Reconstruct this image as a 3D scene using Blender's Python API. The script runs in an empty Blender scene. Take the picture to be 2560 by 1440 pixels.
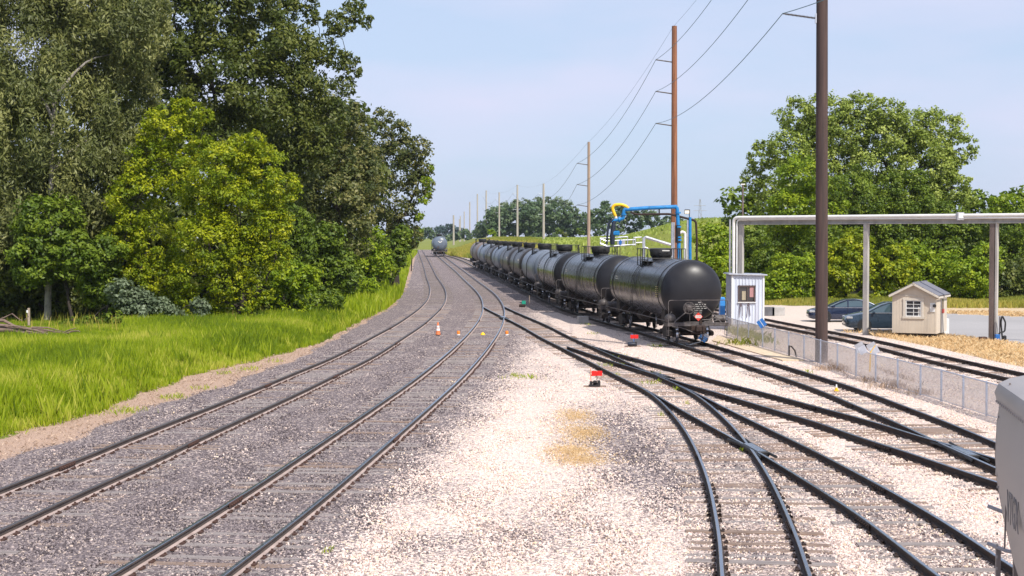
import bpy, math, random
import numpy as np
from mathutils import Vector, Matrix
random.seed(7); RNG = np.random.default_rng(11)
sc = bpy.context.scene
COL = sc.collection
R = math.radians
# ------------------------------------------------------------------ camera, sky, sun, exposure
F, PCX, PCY, YH, HC = 3700.0, 1280.0, 720.0, 590.0, 5.47
PITCH = math.atan((PCY - YH) / F)
cam = bpy.data.cameras.new('camera'); camo = bpy.data.objects.new('camera', cam); COL.objects.link(camo)
cam.sensor_width = 36.0; cam.lens = 36.0 * F / 2560.0; cam.clip_start = 0.3; cam.clip_end = 9000
camo.location = (0, 0, HC); camo.rotation_euler = (math.pi / 2 - PITCH, 0, 0)
sc.camera = camo
SUN_EL = R(49); SUN_AZ = math.atan2(0.55, -0.83)        # clockwise from +Y
world = bpy.data.worlds.new('World'); sc.world = world; world.use_nodes = True
wn = world.node_tree; wn.nodes.clear()
w_out = wn.nodes.new('ShaderNodeOutputWorld'); w_bg = wn.nodes.new('ShaderNodeBackground')
w_sky = wn.nodes.new('ShaderNodeTexSky'); w_sky.sky_type = 'NISHITA'; w_sky.sun_disc = False
w_sky.sun_elevation = SUN_EL; w_sky.sun_rotation = SUN_AZ; w_sky.air_density = 0.95; w_sky.dust_density = 1.6; w_sky.ozone_density = 3.0
w_sky.altitude = 200
# thin high cloud veils mixed into the sky colour
w_tc = wn.nodes.new('ShaderNodeTexCoord'); w_map = wn.nodes.new('ShaderNodeMapping'); w_map.inputs['Scale'].default_value = (3.0, 3.0, 11.0)
w_no = wn.nodes.new('ShaderNodeTexNoise'); w_no.inputs['Scale'].default_value = 1.3; w_no.inputs['Detail'].default_value = 4; w_no.inputs['Roughness'].default_value = 0.5
w_rm = wn.nodes.new('ShaderNodeMapRange'); w_rm.inputs[1].default_value = 0.42; w_rm.inputs[2].default_value = 0.72; w_rm.inputs[3].default_value = 0.0; w_rm.inputs[4].default_value = 0.75
w_mx = wn.nodes.new('ShaderNodeMix'); w_mx.data_type = 'RGBA'
w_mx.inputs[7].default_value = (5.9, 5.85, 7.4, 1)
w_base = wn.nodes.new('ShaderNodeMix'); w_base.data_type = 'RGBA'; w_base.inputs[0].default_value = 0.72; w_base.inputs[7].default_value = (4.9, 5.8, 7.6, 1)
wl = wn.links.new
wl(w_tc.outputs['Generated'], w_map.inputs[0]); wl(w_map.outputs[0], w_no.inputs['Vector']); wl(w_no.outputs[0], w_rm.inputs[0])
wl(w_sky.outputs[0], w_base.inputs[6]); wl(w_base.outputs[2], w_mx.inputs[6]); wl(w_rm.outputs[0], w_mx.inputs[0]); wl(w_mx.outputs[2], w_bg.inputs[0])
w_bg.inputs[1].default_value = 0.105
wl(w_bg.outputs[0], w_out.inputs[0])
sun = bpy.data.lights.new('sun', 'SUN'); sun.energy = 4.2; sun.angle = R(0.53); sun.color = (1.0, 0.95, 0.87)
suno = bpy.data.objects.new('sun', sun); COL.objects.link(suno)
SUNV = Vector((math.sin(SUN_AZ) * math.cos(SUN_EL), math.cos(SUN_AZ) * math.cos(SUN_EL), math.sin(SUN_EL)))
suno.rotation_euler = SUNV.to_track_quat('Z', 'Y').to_euler()
sc.view_settings.view_transform = 'Standard'; sc.view_settings.look = 'None'; sc.view_settings.exposure = 0.35; sc.view_settings.gamma = 1.0
sc.view_settings.use_curve_mapping = False
sc.cycles.max_bounces = 6; sc.cycles.transparent_max_bounces = 12; sc.cycles.diffuse_bounces = 3; sc.cycles.glossy_bounces = 3
sc.cycles.caustics_reflective = False; sc.cycles.caustics_refractive = False

# ------------------------------------------------------------------ picture <-> place
CP, SP = math.cos(PITCH), math.sin(PITCH)
def sstep(a, b, x):
    t = np.clip((np.asarray(x, float) - a) / (b - a), 0, 1); return t * t * (3 - 2 * t)
def gfar(Y): return 1.1 * sstep(200, 310, Y)
def raydir(px, py):
    a, b = px - PCX, PCY - py
    return np.array([a, F * CP + b * SP, -F * SP + b * CP])
def at(px, py, Y):
    d = raydir(px, py); t = Y / d[1]
    return Vector((d[0] * t, Y, HC + d[2] * t))
def P(px, py, h=0.0):
    d = raydir(px, py)
    Y = None; z = h
    for _ in range(30):
        t = (z - HC) / min(d[2], -1e-3); Y2 = min(t * d[1], 900.0); z = h + float(gfar(Y2)); Y = Y2
    t = Y / d[1]
    return Vector((d[0] * t, Y, z))

# ------------------------------------------------------------------ mesh builder
class MB:
    def __init__(s): s.v = []; s.f = []; s.m = []; s.mi = 0
    def mat(s, i): s.mi = i; return s
    def _add(s, vs, fs):
        o = len(s.v); s.v.extend([tuple(v) for v in vs])
        for f in fs: s.f.append(tuple(i + o for i in f)); s.m.append(s.mi)
        return s
    def box(s, c, d, rot=None, bev=0.0):
        hx, hy, hz = d[0] / 2, d[1] / 2, d[2] / 2
        if bev:
            b = min(bev, hx * .6, hy * .6, hz * .6)
            vs = []
            for z, k in ((-hz, b), (-hz + b, 0), (hz - b, 0), (hz, b)):
                x, y = hx - k, hy - k
                vs += [(-x, -y, z), (x, -y, z), (x, y, z), (-x, y, z)]
            fs = [(3, 2, 1, 0), (12, 13, 14, 15)]
            for r in range(3):
                for k in range(4):
                    a = r * 4 + k; b2 = r * 4 + (k + 1) % 4
                    fs.append((a, b2, b2 + 4, a + 4))
        else:
            vs = [(x, y, z) for z in (-hz, hz) for x, y in ((-hx, -hy), (hx, -hy), (hx, hy), (-hx, hy))]
            fs = [(3, 2, 1, 0), (4, 5, 6, 7), (0, 1, 5, 4), (1, 2, 6, 5), (2, 3, 7, 6), (3, 0, 4, 7)]
        c = Vector(c)
        if rot is not None:
            M = rot if isinstance(rot, Matrix) else Matrix.Rotation(rot, 3, 'Z')
            vs = [c + M @ Vector(v) for v in vs]
        else: vs = [c + Vector(v) for v in vs]
        return s._add(vs, fs)
    def tube(s, pts, r, n=8, caps=True):
        pts = [Vector(p) for p in pts]; N = len(pts)
        rs = r if isinstance(r, (list, tuple)) else [r] * N
        vs = []; up = None
        for i, p in enumerate(pts):
            t = (pts[min(i + 1, N - 1)] - pts[max(i - 1, 0)])
            t = t.normalized() if t.length > 1e-9 else Vector((0, 0, 1))
            if up is None:
                up = Vector((0, 0, 1)) if abs(t.z) < .9 else Vector((1, 0, 0))
            a = t.cross(up); a = a.normalized() if a.length > 1e-6 else t.orthogonal().normalized()
            b = a.cross(t).normalized(); up = b
            for k in range(n):
                w = 2 * math.pi * k / n
                vs.append(p + (a * math.cos(w) + b * math.sin(w)) * rs[i])
        fs = []
        for i in range(N - 1):
            for k in range(n):
                k2 = (k + 1) % n
                fs.append((i * n + k, i * n + k2, (i + 1) * n + k2, (i + 1) * n + k))
        if caps: fs += [tuple(range(n - 1, -1, -1)), tuple(range((N - 1) * n, N * n))]
        return s._add(vs, fs)
    def lathe(s, prof, axis='Z', c=(0, 0, 0), n=24, ratio=1.0):
        """prof = list of (along, radius)"""
        vs = []; c = Vector(c)
        for z, r in prof:
            for k in range(n):
                w = 2 * math.pi * k / n; a, b = r * math.cos(w), r * math.sin(w) * ratio
                vs.append(c + (Vector((a, b, z)) if axis == 'Z' else Vector((z, a, b)) if axis == 'X' else Vector((b, z, a))))
        fs = []
        for i in range(len(prof) - 1):
            for k in range(n):
                k2 = (k + 1) % n
                fs.append((i * n + k, i * n + k2, (i + 1) * n + k2, (i + 1) * n + k))
        fs += [tuple(range(n - 1, -1, -1)), tuple(range((len(prof) - 1) * n, len(prof) * n))]
        return s._add(vs, fs)
    def quad(s, a, b, c, d): return s._add([a, b, c, d], [(0, 1, 2, 3)])
    def prism(s, poly, thick, M=None):
        """polygon in local xz extruded along y by thick, centred"""
        n = len(poly); vs = [Vector((x, -thick / 2, z)) for x, z in poly] + [Vector((x, thick / 2, z)) for x, z in poly]
        if M is not None: vs = [M @ v for v in vs]
        fs = [tuple(range(n)), tuple(range(2 * n - 1, n - 1, -1))] + [(i, i + n, (i + 1) % n + n, (i + 1) % n) for i in range(n)]
        return s._add(vs, fs)
    def mesh(s, name, mats, smooth=40):
        me = bpy.data.meshes.new(name); me.from_pydata([tuple(v) for v in s.v], [], s.f)
        for m in (mats if isinstance(mats, (list, tuple)) else [mats]): me.materials.append(m)
        if len(me.materials) > 1: me.polygons.foreach_set('material_index', s.m)
        if smooth:
            me.polygons.foreach_set('use_smooth', [True] * len(me.polygons)); me.set_sharp_from_angle(angle=R(smooth))
        me.update(); return me
    def build(s, name, mats, parent=None, smooth=40, loc=None):
        return link(name, s.mesh(name, mats, smooth), parent, loc)
def link(name, me, parent=None, loc=None, rotz=None):
    o = bpy.data.objects.new(name, me); COL.objects.link(o)
    if parent is not None: o.parent = parent
    if loc is not None: o.location = loc
    if rotz is not None: o.rotation_euler = (0, 0, rotz)
    return o
def tag(o, label=None, cat=None, group=None, kind=None):
    if label: o['label'] = label
    if cat: o['category'] = cat
    if group: o['group'] = group
    if kind: o['kind'] = kind
    return o
def thing(name, label, cat, loc=(0, 0, 0), rotz=0.0, group=None):
    o = bpy.data.objects.new(name, None); COL.objects.link(o); o.location = loc; o.rotation_euler = (0, 0, rotz)
    o.empty_display_size = .3
    return tag(o, label, cat, group)
def copy_tree(o, parent=None):
    c = o.copy(); COL.objects.link(c)
    if parent is not None: c.parent = parent
    for ch in list(o.children): copy_tree(ch, c)
    return c
def text_mesh(name, body, size, mat, extrude=0.003, align='CENTER'):
    cu = bpy.data.curves.new(name, 'FONT'); cu.body = body; cu.size = size; cu.align_x = align; cu.align_y = 'CENTER'; cu.extrude = extrude; cu.resolution_u = 2
    o = bpy.data.objects.new(name, cu); COL.objects.link(o)
    dg = bpy.context.evaluated_depsgraph_get(); me = bpy.data.meshes.new_from_object(o.evaluated_get(dg)); me.name = name
    bpy.data.objects.remove(o); bpy.data.curves.remove(cu)
    me.materials.clear(); me.materials.append(mat); return me

# ------------------------------------------------------------------ materials
def nodes(m): m.use_nodes = True; nt = m.node_tree; return nt, nt.nodes['Principled BSDF']
def mixc(nt, fac, a, b, blend='MIX'):
    n = nt.nodes.new('ShaderNodeMix'); n.data_type = 'RGBA'; n.blend_type = blend
    for i, v in ((0, fac), (6, a), (7, b)):
        if hasattr(v, 'is_linked') or hasattr(v, 'links'): nt.links.new(v, n.inputs[i])
        elif i == 0: n.inputs[0].default_value = v
        else: n.inputs[i].default_value = (*v, 1)
    return n.outputs[2]
def noise(nt, scale, detail=3, rough=.55, vec=None, dist=0):
    n = nt.nodes.new('ShaderNodeTexNoise'); n.inputs['Scale'].default_value = scale; n.inputs['Detail'].default_value = detail
    n.inputs['Roughness'].default_value = rough; n.inputs['Distortion'].default_value = dist
    if vec is not None: nt.links.new(vec, n.inputs['Vector'])
    return n.outputs[0]
def mrange(nt, v, a, b, c=0.0, d=1.0):
    n = nt.nodes.new('ShaderNodeMapRange'); nt.links.new(v, n.inputs[0])
    for i, x in ((1, a), (2, b), (3, c), (4, d)): n.inputs[i].default_value = x
    return n.outputs[0]
def mth(nt, op, a, b=None):
    n = nt.nodes.new('ShaderNodeMath'); n.operation = op
    for i, v in ((0, a), (1, b)):
        if v is None: continue
        if isinstance(v, (int, float)): n.inputs[i].default_value = v
        else: nt.links.new(v, n.inputs[i])
    return n.outputs[0]
def coord(nt, which='Object', scale=None):
    t = nt.nodes.new('ShaderNodeTexCoord').outputs[which]
    if scale:
        m = nt.nodes.new('ShaderNodeMapping'); m.inputs['Scale'].default_value = scale; nt.links.new(t, m.inputs[0]); return m.outputs[0]
    return t
def worldpos(nt, scale=None):
    t = nt.nodes.new('ShaderNodeNewGeometry').outputs['Position']
    if scale:
        m = nt.nodes.new('ShaderNodeMapping'); m.inputs['Scale'].default_value = scale; nt.links.new(t, m.inputs[0]); return m.outputs[0]
    return t
def mat(name, col, rough=.6, metal=0.0, var=.25, vscale=3.0, stain=None, stretch=None, bump=0.0, bscale=40, spec=.5, coat=0, emit=None):
    m = bpy.data.materials.new(name); nt, b = nodes(m)
    b.inputs['Roughness'].default_value = rough; b.inputs['Metallic'].default_value = metal; b.inputs['Specular IOR Level'].default_value = spec
    b.inputs['Coat Weight'].default_value = coat; b.inputs['Coat Roughness'].default_value = .08
    vec = coord(nt, 'Object', stretch)
    n = noise(nt, vscale, 5, .6, vec)
    c = mixc(nt, mrange(nt, n, .3, .7), tuple(x * (1 - var) for x in col), tuple(min(1, x * (1 + var)) for x in col))
    if stain:
        n2 = noise(nt, vscale * .6, 6, .65, vec, .4)
        c = mixc(nt, mrange(nt, n2, stain[1], stain[1] + .15, 0, stain[2]), c, stain[0])
    nt.links.new(c, b.inputs['Base Color'])
    nt.links.new(mrange(nt, n, .3, .7, max(0, rough - .07), min(1, rough + .07)), b.inputs['Roughness'])
    if bump:
        bn = nt.nodes.new('ShaderNodeBump'); bn.inputs['Strength'].default_value = bump; bn.inputs['Distance'].default_value = .01
        nt.links.new(noise(nt, bscale, 4, .6, vec), bn.inputs['Height']); nt.links.new(bn.outputs[0], b.inputs['Normal'])
    if emit:
        b.inputs['Emission Color'].default_value = (*emit[0], 1); b.inputs['Emission Strength'].default_value = emit[1]
    return m
def leaf_mat(name, cols, trans=.35, k=1.0):
    if 'leaves' in name: k = 1.3
    cols = [tuple(v * k for v in q) for q in cols]
    return _leaf_mat(name, cols, trans)
def _leaf_mat(name, cols, trans=.35):
    """cols = list of three colours picked per leaf cluster by the 'var' attribute"""
    m = bpy.data.materials.new(name); m.use_nodes = True; nt = m.node_tree; b = nt.nodes['Principled BSDF']
    a = nt.nodes.new('ShaderNodeAttribute'); a.attribute_name = 'var'
    r = nt.nodes.new('ShaderNodeValToRGB'); e = r.color_ramp.elements
    e[0].position = 0.0; e[0].color = (*cols[0], 1); e[1].position = 1.0; e[1].color = (*cols[-1], 1)
    if len(cols) > 2: x = e.new(.5); x.color = (*cols[1], 1)
    nt.links.new(a.outputs['Fac'], r.inputs[0]); nt.links.new(r.outputs[0], b.inputs['Base Color'])
    b.inputs['Roughness'].default_value = .5; b.inputs['Specular IOR Level'].default_value = .35
    t = nt.nodes.new('ShaderNodeBsdfTranslucent'); nt.links.new(mixc(nt, .5, r.outputs[0], (.35, .45, .05), 'MULTIPLY'), t.inputs[0])
    tc = mixc(nt, .35, r.outputs[0], (.16, .24, .02)); nt.links.new(tc, t.inputs[0])
    mx = nt.nodes.new('ShaderNodeMixShader'); mx.inputs[0].default_value = trans
    nt.links.new(b.outputs[0], mx.inputs[1]); nt.links.new(t.outputs[0], mx.inputs[2])
    nt.links.new(mx.outputs[0], nt.nodes['Material Output'].inputs[0]); return m

M = {}
M['rail_side_dark'] = mat('rail_side_dark', (.040, .026, .020), .75, .2, .4, 2.0, ((.07, .035, .02), .5, .6), bump=.3)
M['rail_side_rust'] = mat('rail_side_rust', (.085, .066, .058), .8, .1, .3, 2.0, ((.13, .095, .08), .5, .6), bump=.3)
M['rail_base_lit'] = mat('rail_base_lit', (.40, .31, .28), .85, 0, .2, 3, ((.22, .15, .13), .55, .5))  # main line flange painted pale to stand for sunlight on it
M['rail_top_bright'] = mat('rail_top_bright', (.30, .33, .38), .22, .9, .15, 6.0)
M['rail_top_dull'] = mat('rail_top_dull', (.16, .14, .14), .42, .7, .2, 6.0)
M['rust'] = mat('rust', (.075, .036, .026), .85, 0, .4, 20)
M['rust_dark'] = mat('rust_dark', (.035, .02, .015), .8, .2, .4, 12)
M['tie_grey'] = mat('tie_grey', (.27, .23, .215), .9, 0, .35, 2.2, ((.13, .10, .09), .52, .8), (.7, 9, 9), .8, 30)
M['tie_brown'] = mat('tie_brown', (.24, .165, .125), .9, 0, .35, 2.2, ((.30, .25, .22), .5, .7), (.7, 9, 9), .8, 30)
M['tie_far'] = mat('tie_far', (.20, .165, .15), .95, 0, .35, 3)
M['tank_black'] = mat('tank_black', (.018, .0165, .019), .24, 0, .15, .5, ((.055, .046, .042), .55, .45), (4.0, .5, .35), spec=.5)
M['tank_black_matte'] = mat('tank_black_matte', (.017, .0165, .020), .40, 0, .15, .8, ((.034, .032, .033), .55, .45), spec=.32)
M['tank_dark'] = mat('tank_dark', (.034, .029, .028), .38, 0, .25, .7, ((.09, .07, .055), .5, .5), (4.0, .5, .35))
M['tank_grey'] = mat('tank_grey', (.17, .20, .25), .38, 0, .15, .7, ((.10, .10, .11), .52, .6), (4.0, .5, .35))
M['tank_greyblue'] = mat('tank_greyblue', (.14, .17, .22), .38, 0, .15, .7, ((.08, .08, .09), .52, .6), (4.0, .5, .35))
M['tank_brown'] = mat('tank_brown', (.22, .17, .145), .5, 0, .2, .7, ((.10, .08, .07), .5, .6), (4.0, .5, .35))
M['steel_black'] = mat('steel_black', (.018, .017, .018), .5, .1, .4, 6, ((.06, .045, .035), .56, .5))
M['steel_grime'] = mat('steel_grime', (.035, .028, .024), .8, .1, .5, 5, ((.09, .06, .045), .5, .6), bump=.4)
M['steel_worn'] = mat('steel_worn', (.11, .095, .09), .6, .3, .4, 5, ((.05, .035, .03), .5, .7))
M['wheel_tread'] = mat('wheel_tread', (.55, .55, .58), .18, .95, .1, 5)
M['galv'] = mat('galv', (.60, .61, .66), .4, .7, .15, 4)
M['galv_dull'] = mat('galv_dull', (.40, .40, .43), .6, .3, .2, 4)
M['white_marks'] = mat('white_marks', (.62, .60, .56), .7, 0, .2, 8)
M['yellow_marks'] = mat('yellow_marks', (.42, .35, .16), .6, 0, .2, 8)
M['red'] = mat('red', (.75, .012, .008), .4, 0, .15, 5)
M['red_placard'] = mat('red_placard', (.62, .05, .03), .5, 0, .2, 5)
M['blue_paint'] = mat('blue_paint', (.012, .19, .47), .35, 0, .25, 2.5, ((.02, .12, .28), .58, .6))
M['blue_sign'] = mat('blue_sign', (.02, .13, .40), .4, 0, .12, 3)
M['blue_bright'] = mat('blue_bright', (.05, .27, .68), .4, 0, .12, 3)
M['yellow'] = mat('yellow', (.85, .50, .01), .5, 0, .15, 3)
M['orange'] = mat('orange', (.85, .22, .015), .55, 0, .2, 8)
M['orange_cone'] = mat('orange_cone', (.72, .20, .07), .6, 0, .2, 8)
M['orange_pipe'] = mat('orange_pipe', (.75, .24, .03), .5, 0, .15, 8)
M['green_paint'] = mat('green_paint', (.01, .30, .20), .5, 0, .2, 6)
M['white'] = mat('white', (.76, .76, .76), .5, 0, .08, 3)
M['white_pipe'] = mat('white_pipe', (.74, .71, .68), .5, 0, .1, 2, ((.35, .16, .10), .63, .7), (1, 1, 1))
M['concrete_post'] = mat('concrete_post', (.42, .39, .36), .8, 0, .2, 2.5, ((.24, .20, .17), .55, .6), (1, 1, .3))
M['concrete_post_shade'] = mat('brown_post_shade', (.16, .12, .105), .7, .1, .25, 2.5, ((.28, .22, .19), .55, .5), (1, 1, .3))  # darker concrete_post copy, shade put into bridge post colour; also brown light pole
M['pole_dark'] = mat('pole_dark', (.065, .038, .032), .8, 0, .42, 3, ((.035, .022, .02), .5, .7), (2.5, 2.5, .12), .5, 20)
M['pole_brown'] = mat('pole_brown', (.26, .105, .05), .8, 0, .45, 3, ((.14, .06, .035), .5, .7), (2.5, 2.5, .12), .5, 20)
M['pole_tan'] = mat('pole_tan', (.36, .26, .19), .8, 0, .25, 3, ((.26, .15, .10), .5, .6), (2, 2, .12), .5, 20)
M['pole_pale'] = mat('pole_pale', (.42, .37, .32), .85, 0, .25, 3, None, (2, 2, .12))
M['wire'] = mat('wire', (.07, .16, .19), .5, .3, .1, 1)
M['wire_dark'] = mat('wire_dark', (.12, .11, .11), .6, 0, .2, 5)
M['corrug'] = mat('corrug', (.60, .645, .74), .5, .1, .12, 1.6, ((.33, .30, .36), .60, .6), (1.2, 1.2, .25))
M['corrug_shade'] = mat('corrug_shade', (.16, .17, .20), .55, .1, .2, 2)  # darker copy of corrug, shade painted into the left booth wall
M['trim_white'] = mat('trim_white', (.74, .74, .73), .5, 0, .08, 3)
M['frame_dark'] = mat('frame_dark', (.09, .06, .055), .6, 0, .2, 6)
M['room'] = mat('room', (.36, .31, .22), .8, 0, .3, 2)
M['curtain'] = mat('curtain', (.62, .33, .33), .9, 0, .2, 9, None, (6, 6, .5))
M['tool_metal'] = mat('tool_metal', (.16, .10, .11), .6, .4, .3, 8)
M['stucco_beige'] = mat('siding_beige', (.58, .50, .405), .8, 0, .08, 1.5, ((.42, .36, .30), .6, .5), (1, 1, .4), .2, 60)
M['trim_beige'] = mat('trim_beige', (.60, .54, .46), .7, 0, .08, 3)
M['shingle'] = mat('shingle', (.15, .15, .175), .85, 0, .25, 12, None, None, .4, 40)
M['planks'] = mat('planks', (.63, .49, .34), .85, 0, .15, 2, ((.48, .36, .25), .55, .6), (6, .6, 1), .4, 20)
M['concrete'] = mat('concrete', (.42, .40, .38), .9, 0, .2, 2, ((.24, .22, .2), .55, .5), None, .4, 20)
M['concrete_dark'] = mat('concrete_dark', (.12, .12, .13), .9, 0, .3, 2, None, None, .4, 20)
M['car_navy'] = mat('car_navy', (.014, .024, .06), .22, .3, .1, 1, coat=1)
M['car_slate'] = mat('car_slate', (.030, .055, .085), .28, .4, .1, 1, coat=1)
M['glass_car'] = mat('glass_car', (.05, .085, .10), .06, 0, .1, 1, spec=1.0, coat=.6)
M['glass_dark'] = mat('glass_dark', (.035, .035, .04), .08, 0, .2, 1, spec=.9)
M['tyre'] = mat('tyre', (.02, .02, .021), .9, 0, .2, 10)
M['rim'] = mat('rim', (.55, .54, .54), .3, .8, .1, 5)
M['lamp'] = mat('lamp', (.5, .5, .5), .2, 0, .1, 5, spec=.8)
M['flood'] = mat('flood', (.75, .66, .52), .3, 0, .1, 5)
M['hopper'] = mat('hopper', (.335, .305, .295), .5, 0, .12, 1.2, ((.25, .21, .19), .60, .6), (.5, 1, .35), .1)
M['hopper_dark'] = mat('hopper_dark', (.20, .17, .16), .6, 0, .2, 2, ((.1, .07, .06), .6, .6))
M['hopper_mark'] = mat('hopper_mark', (.17, .16, .165), .7, 0, .15, 4)
M['bark'] = mat('bark', (.045, .034, .027), .95, 0, .4, 2.5, None, (3, 3, .5), .8, 12)
M['bark_pale'] = mat('bark_pale', (.27, .24, .21), .9, 0, .3, 2, ((.08, .06, .05), .52, .9), (1, 1, 1.2), .6, 12)
M['deadwood'] = mat('deadwood', (.17, .115, .09), .95, 0, .45, 4, ((.32, .24, .20), .56, .7), None, .8, 20)
M['post_wood'] = mat('post_wood', (.36, .28, .22), .9, 0, .3, 4)
M['hose'] = mat('hose', (.012, .018, .035), .5, 0, .2, 5)
# leaves
M['lf_willow'] = leaf_mat('willow_leaves', [(.055, .066, .020), (.125, .138, .040), (.25, .245, .08)])
M['lf_dark'] = leaf_mat('dark_leaves', [(.032, .048, .009), (.078, .098, .016), (.175, .185, .038)])
M['lf_oak'] = leaf_mat('oak_leaves', [(.030, .044, .012), (.078, .092, .022), (.26, .235, .08)])
M['lf_maple'] = leaf_mat('maple_leaves', [(.075, .125, .005), (.215, .265, .007), (.44, .44, .014)], .45)
M['lf_mid'] = leaf_mat('green_leaves', [(.045, .078, .008), (.10, .15, .012), (.19, .24, .020)])
M['lf_grey'] = leaf_mat('grey_leaves', [(.065, .09, .05), (.13, .165, .09), (.20, .24, .15)])
M['lf_cotton'] = leaf_mat('cottonwood_leaves', [(.085, .12, .020), (.20, .255, .035), (.38, .42, .10)])
M['lf_bright'] = leaf_mat('bright_leaves', [(.085, .145, .006), (.19, .27, .010), (.33, .38, .016)], .42)
M['lf_haze'] = leaf_mat('haze_toned_leaves', [(.05, .085, .04), (.085, .13, .055), (.15, .19, .09)])  # distance haze mixed into the leaf colours of the hill woods
M['lf_hazeblue'] = leaf_mat('haze_blue_leaves', [(.034, .060, .062), (.045, .078, .075), (.07, .10, .085)])  # blue of the haze painted into the horizon leaves
M['grass'] = leaf_mat('grass_blades', [(.15, .225, .008), (.34, .43, .010), (.64, .60, .11)], .42)
M['grass_dry'] = leaf_mat('dry_grass', [(.55, .34, .16), (.74, .50, .26), (.85, .66, .40)], .3)
M['grass_dead'] = leaf_mat('dead_grass', [(.26, .17, .12), (.46, .32, .24), (.66, .50, .38)], .2)
M['grass_gold'] = leaf_mat('golden_grass', [(.16, .21, .02), (.34, .32, .05), (.58, .43, .10)], .3)
M['corn'] = leaf_mat('corn_leaves', [(.12, .17, .03), (.23, .28, .05), (.34, .37, .08)], .3)
# ------------------------------------------------------------------ tracks: centre lines taken from surveyed points
def z_(pts, ox, oy, s): return [(ox + x / s, oy + y / s) for x, y in pts]
A_L = [(0,1220),(212,1142),(500,1025),(665,962.5),(860,880),(921.9,846.3),(983.8,814.4),(1041.3,776.6),(1053.8,764),(1066.3,752.3),(1073.3,739.1),(1075.6,728.1),(1074.5,718.8),(1070.2,706.3),(1063.9,692.2),(1060,671.9),(1053.8,651.6),(1048.3,632.8)]
A_R = [(0,1312),(225,1222),(400,1140),(500,1090),(675,1015),(837.5,935),(912,902.5),(991.3,853.8),(1064.4,805),(1091.3,779.7),(1105.3,765.6),(1113.9,750),(1115.5,737.5),(1113.9,726.6),(1109.2,714.1),(1100.6,701.6),(1091.3,687.5),(1081.1,668.8),(1072.5,651.6),(1059.5,632.8)]
B_L = [(275,1437),(437.5,1340),(567.5,1257.5),(640,1212),(712.5,1162.5),(812.5,1100),(900,1042.5),(987.5,982.5),(1028.8,953),(1075.6,917.5),(1128,874.4),(1169.4,835),(1193.8,806.9),(1206.9,779.7),(1208.4,767.2),(1206.9,754.7),(1200.6,740.6),(1189.7,726.6),(1174,711),(1155.3,693.8),(1138.1,676.6),(1116.3,658.6),(1097.5,642.2)]
B_R = [(555,1439),(640,1375),(792.5,1257.5),(900,1170),(987.5,1090),(1080,1010),(1150.6,947.5),(1190,906),(1216,874.4),(1244.4,835),(1258.4,803),(1261.6,776.6),(1257.7,764),(1252.2,751.6),(1239.7,735.9),(1222.5,721.9),(1202.2,707.8),(1178.8,690.6),(1160,676.6),(1138,661),(1114.7,643.8)]
C_L = [(1210,766),(1240,784),(1262.5,793),(1315,821),(1371,852.5),(1427.5,879),(1484,909),(1540,937),(1588,960),(1635,982.5),(1691,1016),(1747.5,1050),(1822.5,1089),(1894,1127),(1972,1170),(2056,1224),(2136,1277),(2211,1335),(2267.5,1376),(2342.5,1438)]
C_R = [(1255,764),(1266,769),(1315,790),(1371,813),(1427.5,843),(1474,862),(1521,884),(1577.5,907),(1626,931),(1671,950),(1740,981),(1804,1014),(1879,1048),(1954,1086),(2040,1128),(2114,1170),(2192.5,1209),(2286,1260),(2380,1312.5),(2500,1393),(2530,1414)]
D_L = [(1588,960),(1635,988),(1672.5,1022),(1706,1061),(1729,1099),(1747.5,1138),(1764,1183),(1779,1239),(1794,1309),(1802,1376),(1805,1438)]
D_R = [(1691,960),(1740,984),(1785,1020),(1822.5,1056),(1852.5,1087.5),(1879,1123),(1912,1170),(1944,1226),(1970,1290),(2000,1361),(2024,1438)]
E_L = [(1409,866),(1484,888),(1559,912.5),(1626,929),(1662,944),(1734,964),(1818,985),(1921,1022.5),(2015,1051),(2120,1088),(2265,1127.5),(2377.5,1169),(2496,1210)]
E_R = [(1484,864),(1559,888),(1634,909),(1720,933),(1827.5,962.5),(1921,987),(2015,1009),(2120,1037.5),(2174,1045),(2249,1071),(2329,1099),(2449,1135),(2494,1150)]
T_L = [(1139.7,645),(1161.6,653),(1194,671),(1296,719),(1401,770),(1474,794),(1596,828),(1709,863),(1777,882),(1882,919),(1959,944),(2047,976),(2111,1000),(2211,1041),(2302.5,1082.5),(2359,1111),(2411,1133),(2496,1172)]
T_R0 = [(1827.5,876),(1897,894),(2015,929),(2080,949),(2170,977.5),(2261,1016),(2361,1052.5),(2415,1075),(2486,1105)]
T_R = [(x + .285 * (y - 590), y) for x, y in T_L if y < 865] + T_R0
G_L = [(1912,807),(1992,823),(2068,839),(2131,852),(2207,871),(2324,899),(2436,925),(2530,944)]
G_R = [(1910,795.5),(1998,812),(2068,826),(2155,842),(2249,860),(2361,889),(2474,914),(2559,932)]
def Yrow(y, h=.17): return P(PCX, y, h)[1]
class Track: pass
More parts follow.
